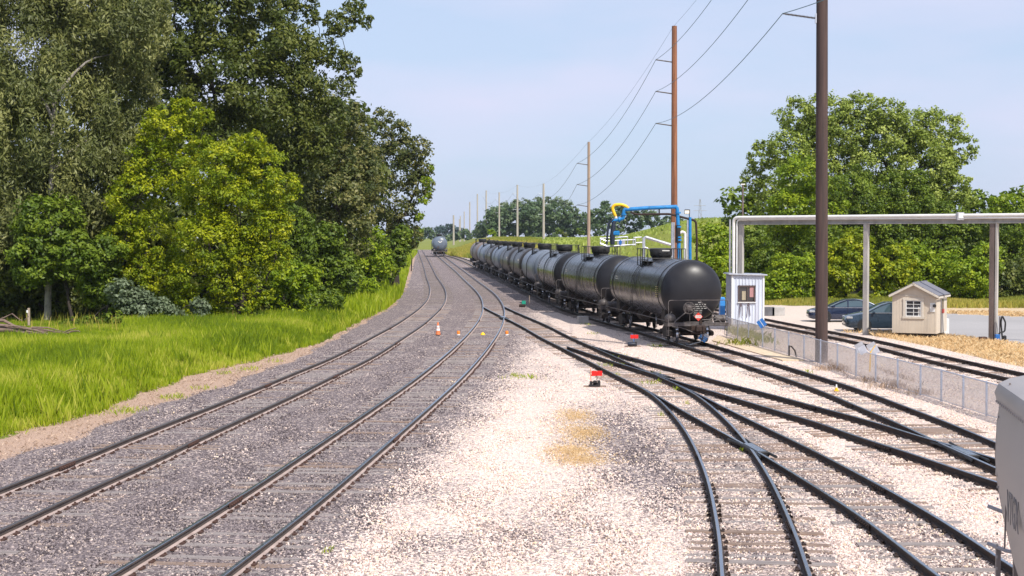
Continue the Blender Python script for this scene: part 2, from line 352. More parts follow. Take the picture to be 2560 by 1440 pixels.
def survey(L, Rr, Ymin, Ymax, h=.17, gdeg=2, sig=.05):
    L = sorted(L, key=lambda p: -p[1]); Rr = sorted(Rr, key=lambda p: -p[1])
    ylo = min(L[0][1], Rr[0][1]); yhi = max(L[-1][1], Rr[-1][1])
    ys = np.linspace(ylo, yhi, 160)
    YY = np.array([Yrow(y, h) for y in ys]); zz = YY
    xl = np.interp(-ys, [-p[1] for p in L], [p[0] for p in L]); xr = np.interp(-ys, [-p[1] for p in Rr], [p[0] for p in Rr])
    d1 = np.array([raydir(PCX, y)[1] for y in ys])
    XL = (xl - PCX) * YY / d1; XR = (xr - PCX) * YY / d1
    Xc = (XL + XR) / 2; g = XR - XL
    n = max(60, int((YY[-1] - YY[0]) / .5)); Yg = np.linspace(YY[0], YY[-1], n); Xg = np.interp(Yg, YY, Xc); gg = np.interp(Yg, YY, g)
    # extrapolate then gaussian smooth with a width that grows with distance
    dy = Yg[1] - Yg[0]; kk = max(4, min(int(10 / dy), n // 3))
    sa = np.polyfit(Yg[:kk], Xg[:kk], 1); sb = np.polyfit(Yg[-kk:], Xg[-kk:], 1)
    pre = np.arange(Ymin, Yg[0], dy); post = np.arange(Yg[-1] + dy, Ymax, dy)
    Ya = np.concatenate([pre, Yg, post])
    Xa = np.concatenate([Xg[0] + sa[0] * (pre - Yg[0]), Xg, Xg[-1] + sb[0] * (post - Yg[-1])])
    ga = np.concatenate([np.full(len(pre), gg[0]), gg, np.full(len(post), gg[-1])])
    Xs = np.empty_like(Xa)
    for i, y in enumerate(Ya):
        s = max(1.2, sig * y); w = np.exp(-.5 * ((Ya - y) / s) ** 2)
        A = np.polyfit(Ya - y, Xa, 2, w=np.sqrt(w)) if i % 1 == 0 else None
        Xs[i] = A[2]
    tan = np.gradient(Xs, Ya); cs = 1 / np.sqrt(1 + tan ** 2)
    gp = np.polyfit(Ya, ga * cs, gdeg, w=1 / Ya); gs = np.clip(np.polyval(gp, Ya), 1.25, 1.9)
    # resample by arc length
    ds = np.hypot(np.diff(Xs), np.diff(Ya)); S = np.concatenate([[0], np.cumsum(ds)])
    t = Track(); m = int(S[-1] / .5) + 1; q = np.linspace(0, S[-1], m)
    t.X = np.interp(q, S, Xs); t.Y = np.interp(q, S, Ya); t.g = np.interp(q, S, gs); t.S = q
    tx = np.gradient(t.X); ty = np.gradient(t.Y); l = np.hypot(tx, ty); t.tx = tx / l; t.ty = ty / l
    t.z = gfar(t.Y); t.Xat = lambda y: np.interp(y, t.Y, t.X); t.gat = lambda y: np.interp(y, t.Y, t.g)
    return t
TR = {}
TR['A'] = survey(A_L, A_R, 18, 460)
TR['B'] = survey(B_L, B_R, 18, 372)
TR['C'] = survey(C_L, C_R, 18, 108)
TR['D'] = survey(D_L, D_R, 18, 52.8)
TR['E'] = survey(E_L, E_R, 26, 71.3)
TR['T'] = survey(T_L, T_R, 26, 330, gdeg=1)
TR['G'] = survey(G_L, G_R, 44, 118, gdeg=0)

def bankref(Y):
    Y = np.asarray(Y, float); k = sstep(285, 325, Y)
    return (TR['T'].Xat(np.minimum(Y, 320)) + 2.2) * (1 - k) + (TR['B'].Xat(np.minimum(Y, 370)) + 2.0 - .035 * np.maximum(Y - 370, 0)) * k
def G(X, Y):
    """ground height"""
    X = np.asarray(X, float); Y = np.asarray(Y, float)
    z = gfar(Y)
    r = X / np.maximum(Y, 1) * 3700 + 1280
    ridge = np.interp(r, [1050, 1096, 1125, 1200, 1450, 1560, 1680, 1750, 2600, 4000], [0, 0, 3.3, 3.5, 3.5, 4.3, 8.2, 9.4, 10.5, 13])
    d = X - bankref(Y)
    near = sstep(1.0, 14, d) * sstep(215, 265, Y)
    z = z + ridge * near * (.80 + .20 * sstep(260, 520, Y)) * (1 - sstep(700, 1300, Y))
    Yg = np.clip(Y, 30, 380); dg = Xgrass(Yg) - X
    z = z + .40 * sstep(0, 2.5, dg) * (Y > 25) * (Y < 390) * (X > -60)
    return z
def Gs(x, y): return float(G(x, y))
XGR = [(0,1090),(180,1050),(330,990),(470,940),(640,900),(790,860),(870,815),(960,775),(1000,740),(1012,700),(1020,670),(1030,645),(1042,632),(1048,620)]
XBL = [(0,1152),(160,1105),(400,1010),(560,965),(760,890),(860,835),(940,790),(985,765),(1015,720),(1025,690),(1030,665),(1036,645),(1046,630),(1052,618)]
def wline(pts):
    w = [P(x, y) for x, y in pts]; w = [w[0] + (w[0] - w[1]) * 2] + w
    ys = [p[1] for p in w]; xs = [p[0] for p in w]
    return lambda Y: np.interp(Y, ys, xs)
Xgrass = wline(XGR); Xball = wline(XBL)
def inpoly(X, Y, poly):
    X = np.asarray(X); Y = np.asarray(Y); c = np.zeros(X.shape, bool); n = len(poly)
    for i in range(n):
        x1, y1 = poly[i]; x2, y2 = poly[(i + 1) % n]
        if y1 == y2: continue
        k = ((y1 > Y) != (y2 > Y)) & (X < (x2 - x1) * (Y - y1) / (y2 - y1) + x1); c ^= k
    return c
def wpoly(pts): return [tuple(P(x, y)[:2]) for x, y in pts]
ASPH = wpoly([(2362, 784), (2900, 806), (2900, 878), (2560, 863), (2470, 852), (2362, 838)])
LOT = wpoly([(1905, 763), (2060, 766), (2366, 783), (2366, 836), (2235, 838), (2100, 832), (1912, 790)])
DIRT = wpoly([(1380, 1020), (1500, 1022), (1528, 1165), (1360, 1170)])
def zones(X, Y):
    n = len(X); z = {}
    dl = Xgrass(Y); db = Xball(Y); wob = .5 * np.sin(Y * 1.3) + .35 * np.sin(Y * .47 + 2)
    z['grass'] = 1 - sstep(-.5, .5, X - dl - wob * .5)
    z['soil'] = (1 - sstep(-.35, .35, X - db - wob * .3))
    d6 = X - TR['G'].Xat(Y) - .8
    right = (d6 > 1.3) & (Y < 230)
    asph = inpoly(X, Y, ASPH).astype(float); lot = inpoly(X, Y, LOT).astype(float)
    backg = sstep(112, 120, Y) * (X > 5) * (d6 > 0)
    z['asph'] = asph; z['lot'] = lot
    z['straw'] = right * (1 - asph) * (1 - lot) * (1 - backg) * sstep(1.3, 2.2, d6)
    z['rough'] = backg * (1 - asph) * (1 - lot)
    dT = X - bankref(Y) + 1.2
    z['field'] = sstep(1.6, 3.0, dT) * sstep(205, 222, Y) + (Y > 470)
    z['field'] = np.clip(z['field'], 0, 1)
    # grey trap rock on the main line, pale limestone in the yard
    dB = X - TR['B'].Xat(np.minimum(Y, 360))
    g = 1 - sstep(.9, 3.0 + .02 * Y, dB) * .96
    g = np.where(Y > 105, np.maximum(g, 1 - sstep(1.0, 6, dB) * .5), g)
    for k in 'CD':
        t = TR[k]; dd = np.abs(X - t.Xat(Y)); inr = (Y < t.Y[-1]) & (Y > t.Y[0])
        g = np.where(inr & (Y < 60), np.maximum(g, .52 * (1 - sstep(.6, 2.0, dd)) * (1 - sstep(38, 52, Y))), g)
    for (px, py, rx, ry, w) in ((1590, 1120, 170, 130, .92), (2250, 1330, 220, 100, .45), (2150, 1170, 160, 60, .35), (1900, 1350, 200, 100, .45), (1060, 1230, 160, 60, .6), (1380, 1330, 420, 120, .42), (1120, 1380, 260, 90, .55), (1330, 930, 130, 50, .35), (1500, 1250, 220, 90, .40)):
        c = P(px, py); c2 = P(px + rx, py); c3 = P(px, py - ry)
        q = ((X - c[0]) / (c2[0] - c[0])) ** 2 + ((Y - c[1]) / max(2, (c3[1] - c[1]))) ** 2
        g = np.maximum(g, w * np.exp(-q * 1.2))
    z['grey'] = np.clip(g, 0, 1)
    d = np.zeros(n)
    for k, s in (('C', .65), ('D', .4), ('E', .7), ('T', .35)):
        t = TR[k]; inr = (Y < t.Y[-1]) & (Y > t.Y[0])
        d = np.maximum(d, inr * s * (1 - sstep(.5, 1.0, np.abs(X - t.Xat(Y)))))
    pass
    for (px, py, rx, w) in ((1290, 1335, 45, .9), (1520, 855, 60, .5), (1300, 760, 90, .45), (1230, 775, 60, .6)):
        c = P(px, py); c2 = P(px + rx, py); q = ((X - c[0]) ** 2 + ((Y - c[1]) * .5) ** 2) / (c2[0] - c[0]) ** 2
        d = np.maximum(d, w * np.exp(-q))
    st = np.zeros(n)
    for (px, py, rx, ry, w) in ((1442, 1095, 62, 85, .46), (1440, 1040, 52, 24, .50), (1455, 1085, 60, 30, .50), (1430, 1125, 66, 26, .46), (1455, 1150, 84, 22, .52)):
        c = P(px, py); c2 = P(px + rx, py); c3 = P(px, py - ry); st = np.maximum(st, w * np.exp(-1.0 * (((X - c[0]) / (c2[0] - c[0])) ** 2 + ((Y - c[1]) / (c3[1] - c[1])) ** 2)))
    z['straw'] = np.maximum(z['straw'], st)
    z['dirt'] = np.clip(d, 0, 1)
    return z
def fan(Ys, rs, off):
    YY, RR = np.meshgrid(Ys, rs, indexing='ij'); XX = RR * (YY + off); return XX, YY
def grid_mesh(name, X, Y, Z, mask=None):
    nr, nc = X.shape; idx = np.arange(nr * nc).reshape(nr, nc)
    q = np.stack([idx[:-1, :-1], idx[:-1, 1:], idx[1:, 1:], idx[1:, :-1]], -1).reshape(-1, 4)
    if mask is not None: q = q[mask.reshape(-1)]
    me = bpy.data.meshes.new(name); me.vertices.add(nr * nc)
    me.vertices.foreach_set('co', np.stack([X, Y, Z], -1).reshape(-1).astype(np.float32))
    me.loops.add(len(q) * 4); me.loops.foreach_set('vertex_index', q.reshape(-1).astype(np.int32))
    me.polygons.add(len(q)); me.polygons.foreach_set('loop_start', np.arange(len(q), dtype=np.int32) * 4)
    me.polygons.foreach_set('use_smooth', np.ones(len(q), bool)); me.update(); me.validate(); return me
def fattr(me, name, arr):
    a = me.attributes.new(name, 'FLOAT', 'POINT'); a.data.foreach_set('value', np.asarray(arr, np.float32).reshape(-1))
Ys = np.concatenate([np.linspace(-25, 16, 14), 17 * np.exp(np.arange(0, 400) * .0129)])
rs = np.concatenate([np.linspace(-1.6, -.42, 14), np.linspace(-.40, .40, 240), np.linspace(.42, 1.6, 14)])
GX, GY = fan(Ys, rs, 26.0); GZ = G(GX, GY)
# low relief of the ballast between tracks
GZ = GZ + .012 * np.sin(GX * 3.1 + 1.7 * np.sin(GY * .9)) * (GY < 120)
gme = grid_mesh('ground', GX, GY, GZ)
zz = zones(GX.reshape(-1), GY.reshape(-1))
for k, v in zz.items(): fattr(gme, k, v)

def stone_group():
    g = bpy.data.node_groups.new('stone_colour', 'ShaderNodeTree')
    for nme, ty, io in (('Grey', 'NodeSocketFloat', 'INPUT'), ('Pick', 'NodeSocketFloat', 'INPUT'), ('Tone', 'NodeSocketFloat', 'INPUT'), ('Colour', 'NodeSocketColor', 'OUTPUT')):
        g.interface.new_socket(nme, in_out=io, socket_type=ty)
    i = g.nodes.new('NodeGroupInput'); o = g.nodes.new('NodeGroupOutput')
    def ramp(stops):
        r = g.nodes.new('ShaderNodeValToRGB'); e = r.color_ramp.elements
        e[0].position = stops[0][0]; e[0].color = (*stops[0][1], 1); e[1].position = stops[-1][0]; e[1].color = (*stops[-1][1], 1)
        for p, c in stops[1:-1]: x = e.new(p); x.color = (*c, 1)
        g.links.new(i.outputs['Tone'], r.inputs[0]); return r.outputs[0]
    dk = ramp([(0, (.065, .053, .058)), (.35, (.140, .115, .122)), (.72, (.238, .198, .202)), (.90, (.40, .33, .31)), (1, (.55, .44, .36))])
    lt = ramp([(0, (.54, .40, .36)), (.12, (.64, .50, .445)), (.5, (.735, .60, .53)), (.85, (.80, .68, .60)), (1, (.82, .64, .42))])
    cmp_ = mth(g, 'GREATER_THAN', i.outputs['Grey'], i.outputs['Pick'])
    soft = mth(g, 'MULTIPLY', cmp_, mrange(g, i.outputs['Grey'], .05, .6, .5, 1.0)); g.links.new(mixc(g, soft, lt, dk), o.inputs[0]); return g
SG = stone_group()
def attr(nt, name, inst=False):
    a = nt.nodes.new('ShaderNodeAttribute'); a.attribute_name = name
    if inst: a.attribute_type = 'INSTANCER'
    return a.outputs['Fac']
def grey_noisy(nt, g, pos):
    n = noise(nt, .35, 4, .6, pos); return mth(nt, 'ADD', g, mth(nt, 'MULTIPLY', mth(nt, 'SUBTRACT', n, .5), .7))
gm = bpy.data.materials.new('ground'); nt, b = nodes(gm); b.inputs['Roughness'].default_value = .95; b.inputs['Specular IOR Level'].default_value = .2
pos = worldpos(nt)
vo = nt.nodes.new('ShaderNodeTexVoronoi'); vo.inputs['Scale'].default_value = 17; nt.links.new(pos, vo.inputs['Vector'])
sp = nt.nodes.new('ShaderNodeSeparateColor'); nt.links.new(vo.outputs['Color'], sp.inputs[0])
sg = nt.nodes.new('ShaderNodeGroup'); sg.node_tree = SG
nt.links.new(grey_noisy(nt, attr(nt, 'grey'), pos), sg.inputs['Grey']); nt.links.new(sp.outputs[0], sg.inputs['Pick']); nt.links.new(sp.outputs[1], sg.inputs['Tone'])
stone = mixc(nt, mrange(nt, vo.outputs['Distance'], .35, .75, 0, .35), sg.outputs[0], (.12, .085, .07))
big = noise(nt, .12, 4, .6, pos); fine = noise(nt, 6, 5, .65, pos); finer = noise(nt, 30, 4, .6, pos)
c = mixc(nt, mth(nt, 'MULTIPLY', attr(nt, 'dirt'), mrange(nt, fine, .35, .62)), stone, (.235, .15, .105))
def layer(c, name, dark, light, n, sharp=True):
    col = mixc(nt, mrange(nt, n, .3, .7), dark, light)
    a = attr(nt, name)
    a = mrange(nt, mth(nt, 'ADD', a, mth(nt, 'MULTIPLY', mth(nt, 'SUBTRACT', fine, .5), .5)), .42, .58) if sharp else a
    return mixc(nt, a, c, col)
c = layer(c, 'soil', (.30, .20, .145), (.52, .37, .28), finer)
c = layer(c, 'grass', (.08, .12, .012), (.20, .24, .03), finer)
c = layer(c, 'rough', (.10, .11, .03), (.28, .24, .11), finer)
c = layer(c, 'straw', (.42, .30, .17), (.66, .52, .34), finer)
c = layer(c, 'lot', (.52, .43, .36), (.66, .56, .48), fine)
c = layer(c, 'asph', (.31, .295, .29), (.37, .35, .345), big)
c = layer(c, 'field', (.12, .15, .02), (.26, .27, .05), fine)
nt.links.new(c, b.inputs['Base Color'])
bp = nt.nodes.new('ShaderNodeBump'); bp.inputs['Distance'].default_value = .03; bp.inputs['Strength'].default_value = .8
hmask = mth(nt, 'SUBTRACT', 1.0, attr(nt, 'asph'))
nt.links.new(mth(nt, 'MULTIPLY', hmask, mth(nt, 'SUBTRACT', 1.0, vo.outputs['Distance'])), bp.inputs['Height']); nt.links.new(bp.outputs[0], b.inputs['Normal'])
gme.materials.append(gm)
ground = link('ground', gme); tag(ground, kind='structure')

# ------------------------------------------------------------------ loose ballast stones (geometry nodes, real stones)
pY = 17 * np.exp(np.arange(10, 150) * .0108 * 1.0); pr = np.linspace(-.36, .36, 120)
SX, SY = fan(pY, pr, 6.0); sz = zones(SX.reshape(-1), SY.reshape(-1))
intrack = np.ones(SX.size)
for _t in TR.values():
    intrack = np.where((SY.reshape(-1) < _t.Y[-1]) & (SY.reshape(-1) > _t.Y[0]) & (np.abs(SX.reshape(-1) - _t.Xat(SY.reshape(-1))) < 1.25), .85, intrack)
dens = intrack * (1 - sz['soil']) * (1 - sz['asph']) * (1 - sz['lot']) * (1 - sz['straw']) * np.interp(SY.reshape(-1), [18, 26, 40, 60, 80, 86], [480, 370, 160, 55, 24, 0])
sme = grid_mesh('ballast', SX, SY, G(SX, SY) + .0)
fattr(sme, 'dens', dens); fattr(sme, 'grey', sz['grey'])
sm = bpy.data.materials.new('ballast_stone'); nt, b = nodes(sm); b.inputs['Roughness'].default_value = .9; b.inputs['Specular IOR Level'].default_value = .25
oi = nt.nodes.new('ShaderNodeObjectInfo'); sg = nt.nodes.new('ShaderNodeGroup'); sg.node_tree = SG
nt.links.new(grey_noisy(nt, attr(nt, 'grey', True), worldpos(nt)), sg.inputs['Grey'])
nt.links.new(oi.outputs['Random'], sg.inputs['Pick']); nt.links.new(mth(nt, 'FRACT', mth(nt, 'MULTIPLY', oi.outputs['Random'], 37.7)), sg.inputs['Tone'])
nt.links.new(sg.outputs[0], b.inputs['Base Color'])
gn = bpy.data.node_groups.new('ballast_scatter', 'GeometryNodeTree')
gn.interface.new_socket('Geometry', in_out='INPUT', socket_type='NodeSocketGeometry'); gn.interface.new_socket('Geometry', in_out='OUTPUT', socket_type='NodeSocketGeometry')
gi = gn.nodes.new('NodeGroupInput'); go = gn.nodes.new('NodeGroupOutput'); N = gn.nodes.new; Lk = gn.links.new
dp = N('GeometryNodeDistributePointsOnFaces'); dp.distribute_method = 'RANDOM'
na = N('GeometryNodeInputNamedAttribute'); na.data_type = 'FLOAT'; na.inputs['Name'].default_value = 'dens'
Lk(gi.outputs[0], dp.inputs['Mesh']); Lk(na.outputs[0], dp.inputs['Density'])
ico = N('GeometryNodeMeshIcoSphere'); ico.inputs['Radius'].default_value = .5; ico.inputs['Subdivisions'].default_value = 1
setp = N('GeometryNodeSetPosition'); nz = N('ShaderNodeTexNoise'); nz.inputs['Scale'].default_value = 1.3
vm = N('ShaderNodeVectorMath'); vm.operation = 'SUBTRACT'; vm.inputs[1].default_value = (.5, .5, .5)
vs_ = N('ShaderNodeVectorMath'); vs_.operation = 'SCALE'; vs_.inputs['Scale'].default_value = .9
Lk(nz.outputs['Color'], vm.inputs[0]); Lk(vm.outputs[0], vs_.inputs[0]); Lk(vs_.outputs[0], setp.inputs['Offset']); Lk(ico.outputs[0], setp.inputs['Geometry'])
smt = N('GeometryNodeSetMaterial'); smt.inputs['Material'].default_value = sm; Lk(setp.outputs[0], smt.inputs[0])
fl = N('GeometryNodeSetShadeSmooth'); fl.inputs['Shade Smooth'].default_value = False; Lk(smt.outputs[0], fl.inputs[0])
iop = N('GeometryNodeInstanceOnPoints'); Lk(dp.outputs['Points'], iop.inputs['Points']); Lk(fl.outputs[0], iop.inputs['Instance'])
rv = N('FunctionNodeRandomValue'); rv.data_type = 'FLOAT_VECTOR'; rv.inputs[0].default_value = (0, 0, 0); rv.inputs[1].default_value = (6.28, 6.28, 6.28)
rs_ = N('FunctionNodeRandomValue'); rs_.data_type = 'FLOAT_VECTOR'; rs_.inputs[0].default_value = (.024, .03, .014); rs_.inputs[1].default_value = (.070, .082, .038); rs_.inputs['Seed'].default_value = 5
Lk(rv.outputs[0], iop.inputs['Rotation']); Lk(rs_.outputs[0], iop.inputs['Scale']); Lk(iop.outputs[0], go.inputs[0])
stones = link('ballast', sme); tag(stones, kind='stuff', label='loose grey and pale crushed stone ballast lying over the yard'); md = stones.modifiers.new('scatter', 'NODES'); md.node_group = gn

# ------------------------------------------------------------------ rails, ties, joints
def rail_profile(sc_):
    h = .140 * sc_; return [(-.068 * sc_, .02), (.068 * sc_, .02), (.066 * sc_, .034), (.014 * sc_, .05), (.011 * sc_, h - .03), (.033 * sc_, h - .018), (.033 * sc_, h + .012), (.026 * sc_, h + .02), (-.026 * sc_, h + .02), (-.033 * sc_, h + .012), (-.033 * sc_, h - .018), (-.011 * sc_, h - .03), (-.014 * sc_, .05), (-.066 * sc_, .034)]
def rail_mesh(name, t, side, sc_, side_m, top_m, base_m=None, i0=0, i1=None, dz=0.0):
    i1 = len(t.X) if i1 is None else i1; pr_ = rail_profile(sc_); n = len(pr_); mb = MB(); vs = []
    for i in range(i0, i1):
        off = side * t.g[i] / 2; cx = t.X[i] + off * t.ty[i]; cy = t.Y[i] - off * t.tx[i]
        for a, z in pr_: vs.append((cx + a * t.ty[i], cy - a * t.tx[i], t.z[i] + z + dz))
    k = i1 - i0; fs = []; ms = []
    for i in range(k - 1):
        for j in range(n):
            j2 = (j + 1) % n; fs.append((i * n + j, i * n + j2, (i + 1) * n + j2, (i + 1) * n + j)); ms.append(1 if j in (6, 7, 8) else 2 if (base_m and j in (1, 2, 11, 12)) else 0)
    fs += [tuple(range(n - 1, -1, -1)), tuple(range((k - 1) * n, k * n))]; ms += [0, 0]
    mb.v = vs; mb.f = fs; mb.m = ms
    return mb.mesh(name, [side_m, top_m] + ([base_m] if base_m else []), 30)
def tie_mesh(L, w, mt, seed):
    r = random.Random(seed); mb = MB(); n = 3; vs = []; xs = [-L / 2, -L / 2 * .33, L / 2 * .4, L / 2]
    for x in xs:
        j = r.uniform(-.012, .012); e = .012
        vs += [(x, -w / 2 + j, -.15), (x, -w / 2 + j, -e + r.uniform(-.006, .004)), (x, -w / 2 + e + j, r.uniform(-.004, .004)), (x, w / 2 - e + j, r.uniform(-.004, .004)), (x, w / 2 + j, -e), (x, w / 2 + j, -.15)]
    fs = []
    for i in range(3):
        for k in range(5): a = i * 6 + k; fs.append((a + 6, a + 7, a + 1, a))
    fs += [tuple(range(6)), tuple(range(23, 17, -1))]
    mb.v = vs; mb.f = fs; mb.m = [0] * len(fs); return mb.mesh('tie', mt, 30)
SPEC = {  # label, ties length factor, side material, top, brown share
 'A': ('main line track furthest left, curving along the grass verge beside the woods', 'rail_side_rust', 'rail_top_dull', .25),
 'B': ('second main line track from the left, passing the traffic cone', 'rail_side_rust', 'rail_top_bright', .2),
 'C': ('yard lead track forking off beside the traffic cone and running straight to the lower right', 'rail_side_dark', 'rail_top_bright', .45),
 'D': ('sharply curved track diverging toward the bottom of the view, right of the dry grass patch', 'rail_side_dark', 'rail_top_bright', .5),
 'E': ('yard track branching off beside the switch stand nearest the tank cars', 'rail_side_dark', 'rail_top_bright', .6),
 'T': ('yard track the row of tank cars stands on', 'rail_side_dark', 'rail_top_bright', .6),
 'G': ('track beyond the chain link fence, in front of the parked cars and the shed', 'rail_side_dark', 'rail_top_dull', .6)}
COMP = {'C': ['D', 'E', 'B'], 'D': [], 'E': ['T'], 'T': [], 'A': [], 'B': [], 'G': []}
SKIP = {'D': 'C', 'E': 'C', 'C': 'B', 'T': None}
JOINTS = {'A': [(-1, 1160), (-1, 960), (-1, 872), (-1, 818), (1, 1102), (1, 937), (1, 855), (1, 805), (1, 772)],
 'B': [(-1, 800), (1, 1090), (-1, 1250)], 'C': [(-1, 915), (1, 863), (1, 1015), (1, 1212), (-1, 1296), (1, 905), (-1, 845)], 'D': [(-1, 1022), (-1, 1130), (1, 1070), (1, 1305)],
 'E': [(1, 965), (1, 1014), (-1, 985), (-1, 1110), (1, 893), (-1, 907)], 'T': [(-1, 873), (-1, 917), (-1, 1006), (1, 900), (1, 1014)], 'G': [(-1, 880), (-1, 920), (1, 862), (1, 900)]}
bar_me = {}
def joint_bar(sc_, tk):
    k = round(sc_, 1); mk_ = (k, tk in 'AB'); 
    if mk_ not in bar_me:
        mb = MB()
        for s in (-1, 1):
            mb.box((0, s * .038 * k, .10 * k), (.92, .022, .085 * k), bev=.004)
            for q in range(6): mb.lathe([(-.02, .018), (.02, .018)], 'Y', (-.36 + q * .144, s * .06 * k, .10 * k), 6)
        bar_me[mk_] = mb.mesh('joint_bar', M['rust' if tk in 'AB' else 'rust_dark'], 30)
    return bar_me[mk_]
tie_cache = {}
for ti, (k, (lab, sm_, tm_, brown)) in enumerate(SPEC.items()):
    t = TR[k]; rt = thing('railway_track', lab, 'railway track'); dz = ti * .0022
    gs0 = float(np.mean(t.g[:40])) / 1.435; scl = max(1.0, min(1.2, gs0))
    bm3 = M['rail_base_lit'] if k in 'AB' else None
    for sd in (-1, 1): link('rail', rail_mesh('rail', t, sd, scl * (.92 if k in 'AB' else 1), M[sm_], M[tm_], bm3, dz=dz), rt)
    far = MB(); plates = MB(); n_ind = 0; s = 0.0; rr = random.Random(ti)
    ylim = {'A': 118, 'B': 118, 'C': 110, 'D': 60, 'E': 80, 'T': 78, 'G': 110}[k]
    while s < t.S[-1]:
        i = min(int(s / t.S[1]), len(t.X) - 1); x, y = t.X[i] + rr.uniform(-.03, .03), t.Y[i]; s += .50 + rr.uniform(-.025, .025)
        if y < 19: continue
        L = 2.62 * max(1.0, t.g[i] / 1.435); shift = 0.0
        sk = SKIP.get(k)
        if sk and TR[sk].Y[0] < y < TR[sk].Y[-1] and abs(TR[sk].Xat(y) - x) < 2.1: continue
        for cmpn in COMP[k]:
            q = TR[cmpn]
            if q.Y[0] < y < q.Y[-1]:
                d = q.Xat(y) - x
                if abs(d) < 2.1 and cmpn != 'B': L += abs(d); shift += d / 2
        L = round(L * 4) / 4; ang = math.atan2(t.ty[i], t.tx[i]) - math.pi / 2 + rr.uniform(-.012, .012)
        bm = 'tie_brown' if rr.random() < brown else 'tie_grey'; zt = t.z[i] + (.012 if k in 'AB' else .022) + rr.uniform(-.030, .012)
        px_, py_ = x + shift * math.cos(ang), y + shift * math.sin(ang)
        if y < ylim and n_ind < 290:
            key = (L, bm, rr.randrange(3))
            if key not in tie_cache: tie_cache[key] = tie_mesh(L, .235, M[bm], len(tie_cache))
            o = link('tie', tie_cache[key], rt, (px_, py_, zt), ang); n_ind += 1
        elif y < 330: far.box((px_, py_, zt - .07), (L, .23, .14), ang)
        if y < 75:
            for sd in (-1, 1):
                for q in (-1, 1):
                    ox = sd * t.g[i] / 2 + q * .105 * scl
                    plates.box((x + ox * math.cos(ang), y + ox * math.sin(ang), t.z[i] + .032), (.07, .17, .03), ang)
                    plates.box((x + ox * .985 * math.cos(ang) - .05 * math.sin(ang), y + ox * .985 * math.sin(ang) + .05 * math.cos(ang), t.z[i] + .055), (.035, .03, .03), ang)
    if far.f: tag(far.build('distant_ties', M['tie_far'], rt, None), kind='stuff')
    if plates.f: tag(plates.build('tie_plates', M['rust' if k in 'AB' else 'rust_dark'], rt, None), kind='stuff')
    for sd, py in JOINTS[k]:
        y = Yrow(py); x = float(t.Xat(y)); i = int(np.argmin(abs(t.Y - y))); ang = math.atan2(t.ty[i], t.tx[i])
        off = sd * t.g[i] / 2
        link('joint_bar', joint_bar(scl, k), rt, (x + off * t.ty[i], y - off * t.tx[i], t.z[i] + dz), ang)
# frogs, guard rails
def frog(px, py, key, lab):
    t = TR[key]; p = P(px, py, .17); i = int(np.argmin(abs(t.Y - p[1]))); ang = math.atan2(t.ty[i], t.tx[i])
    mb = MB(); mb.box((-.75, 0, .10), (1.5, .34, .13), bev=.02); mb.mat(1).box((-.75, 0, .168), (1.44, .22, .012)); mb.mat(0)
    for s in (-1, 1): mb.tube([(-2.0, s * .20, .11), (-1.2, s * .16, .12), (.3, s * .16, .12), (1.1, s * .24, .11)], .035, 6)
    o = mb.build('rail_frog', [M['steel_black'], M['rail_top_bright']]); o.location = (p[0], p[1], t.z[i] + .004); o.rotation_euler = (0, 0, ang)
    tag(o, lab, 'rail frog')
frog(1868, 1108, 'C', 'cast rail frog where the sharply curved track crosses the straight lead')
frog(1634, 931, 'E', 'rail frog left of centre in the yard, above the nearer red switch target')
frog(2385, 1116, 'T', 'rail frog beside the grey hopper car at the right')
frog(1254, 790, 'C', 'small distant rail frog where the lead leaves the main line')
# ------------------------------------------------------------------ tank cars
def truck_meshes():
    w = MB(); 
    prof = [(-.07, .40), (-.068, .44), (-.045, .455), (-.04, .425), (.02, .420), (.068, .41), (.07, .36)]
    w.mat(0).lathe([(-.055, .16), (-.03, .33), (-.055, .36), (-.055, .455), (-.035, .46)], 'Y', n=20)
    w.mat(1).lathe([(-.035, .46), (-.03, .425), (.03, .42), (.075, .415)], 'Y', n=20)
    w.mat(0).lathe([(.075, .415), (.075, .35), (.04, .32), (.06, .15), (.09, .13), (.20, .09)], 'Y', n=20)
    wheel = w.mesh('wheel', [M['steel_grime'], M['wheel_tread']], 40)
    a = MB().lathe([(-.70, .08), (.70, .08)], 'Y', n=10).mesh('axle', M['steel_grime'])
    f = MB()
    f.prism([(-1.18, .38), (-1.15, .56), (-.62, .62), (-.35, .78), (.35, .78), (.62, .62), (1.15, .56), (1.18, .38), (1.0, .34), (.80, .34), (.62, .44), (.38, .22), (-.38, .22), (-.62, .44), (-.80, .34), (-1.0, .34)], .14)
    f.lathe([(-.09, .13), (.12, .13), (.16, .09)], 'Y', (-.865, 0, .44), 12); f.lathe([(-.09, .13), (.12, .13), (.16, .09)], 'Y', (.865, 0, .44), 12)
    frame = f.mesh('side_frame', M['steel_grime'], 40)
    sp = MB()
    for x in (-.22, 0, .22):
        pts = [(x + .07 * math.cos(q * 1.05), .07 * math.sin(q * 1.05), .26 + q * .0115) for q in range(26)]; sp.tube(pts, .018, 5)
    spring = sp.mesh('spring_group', M['steel_worn'], 60)
    bo = MB().box((0, 0, .66), (.42, 2.1, .26), bev=.03).mesh('bolster', M['steel_grime'])
    return wheel, a, frame, spring, bo
TK = truck_meshes()
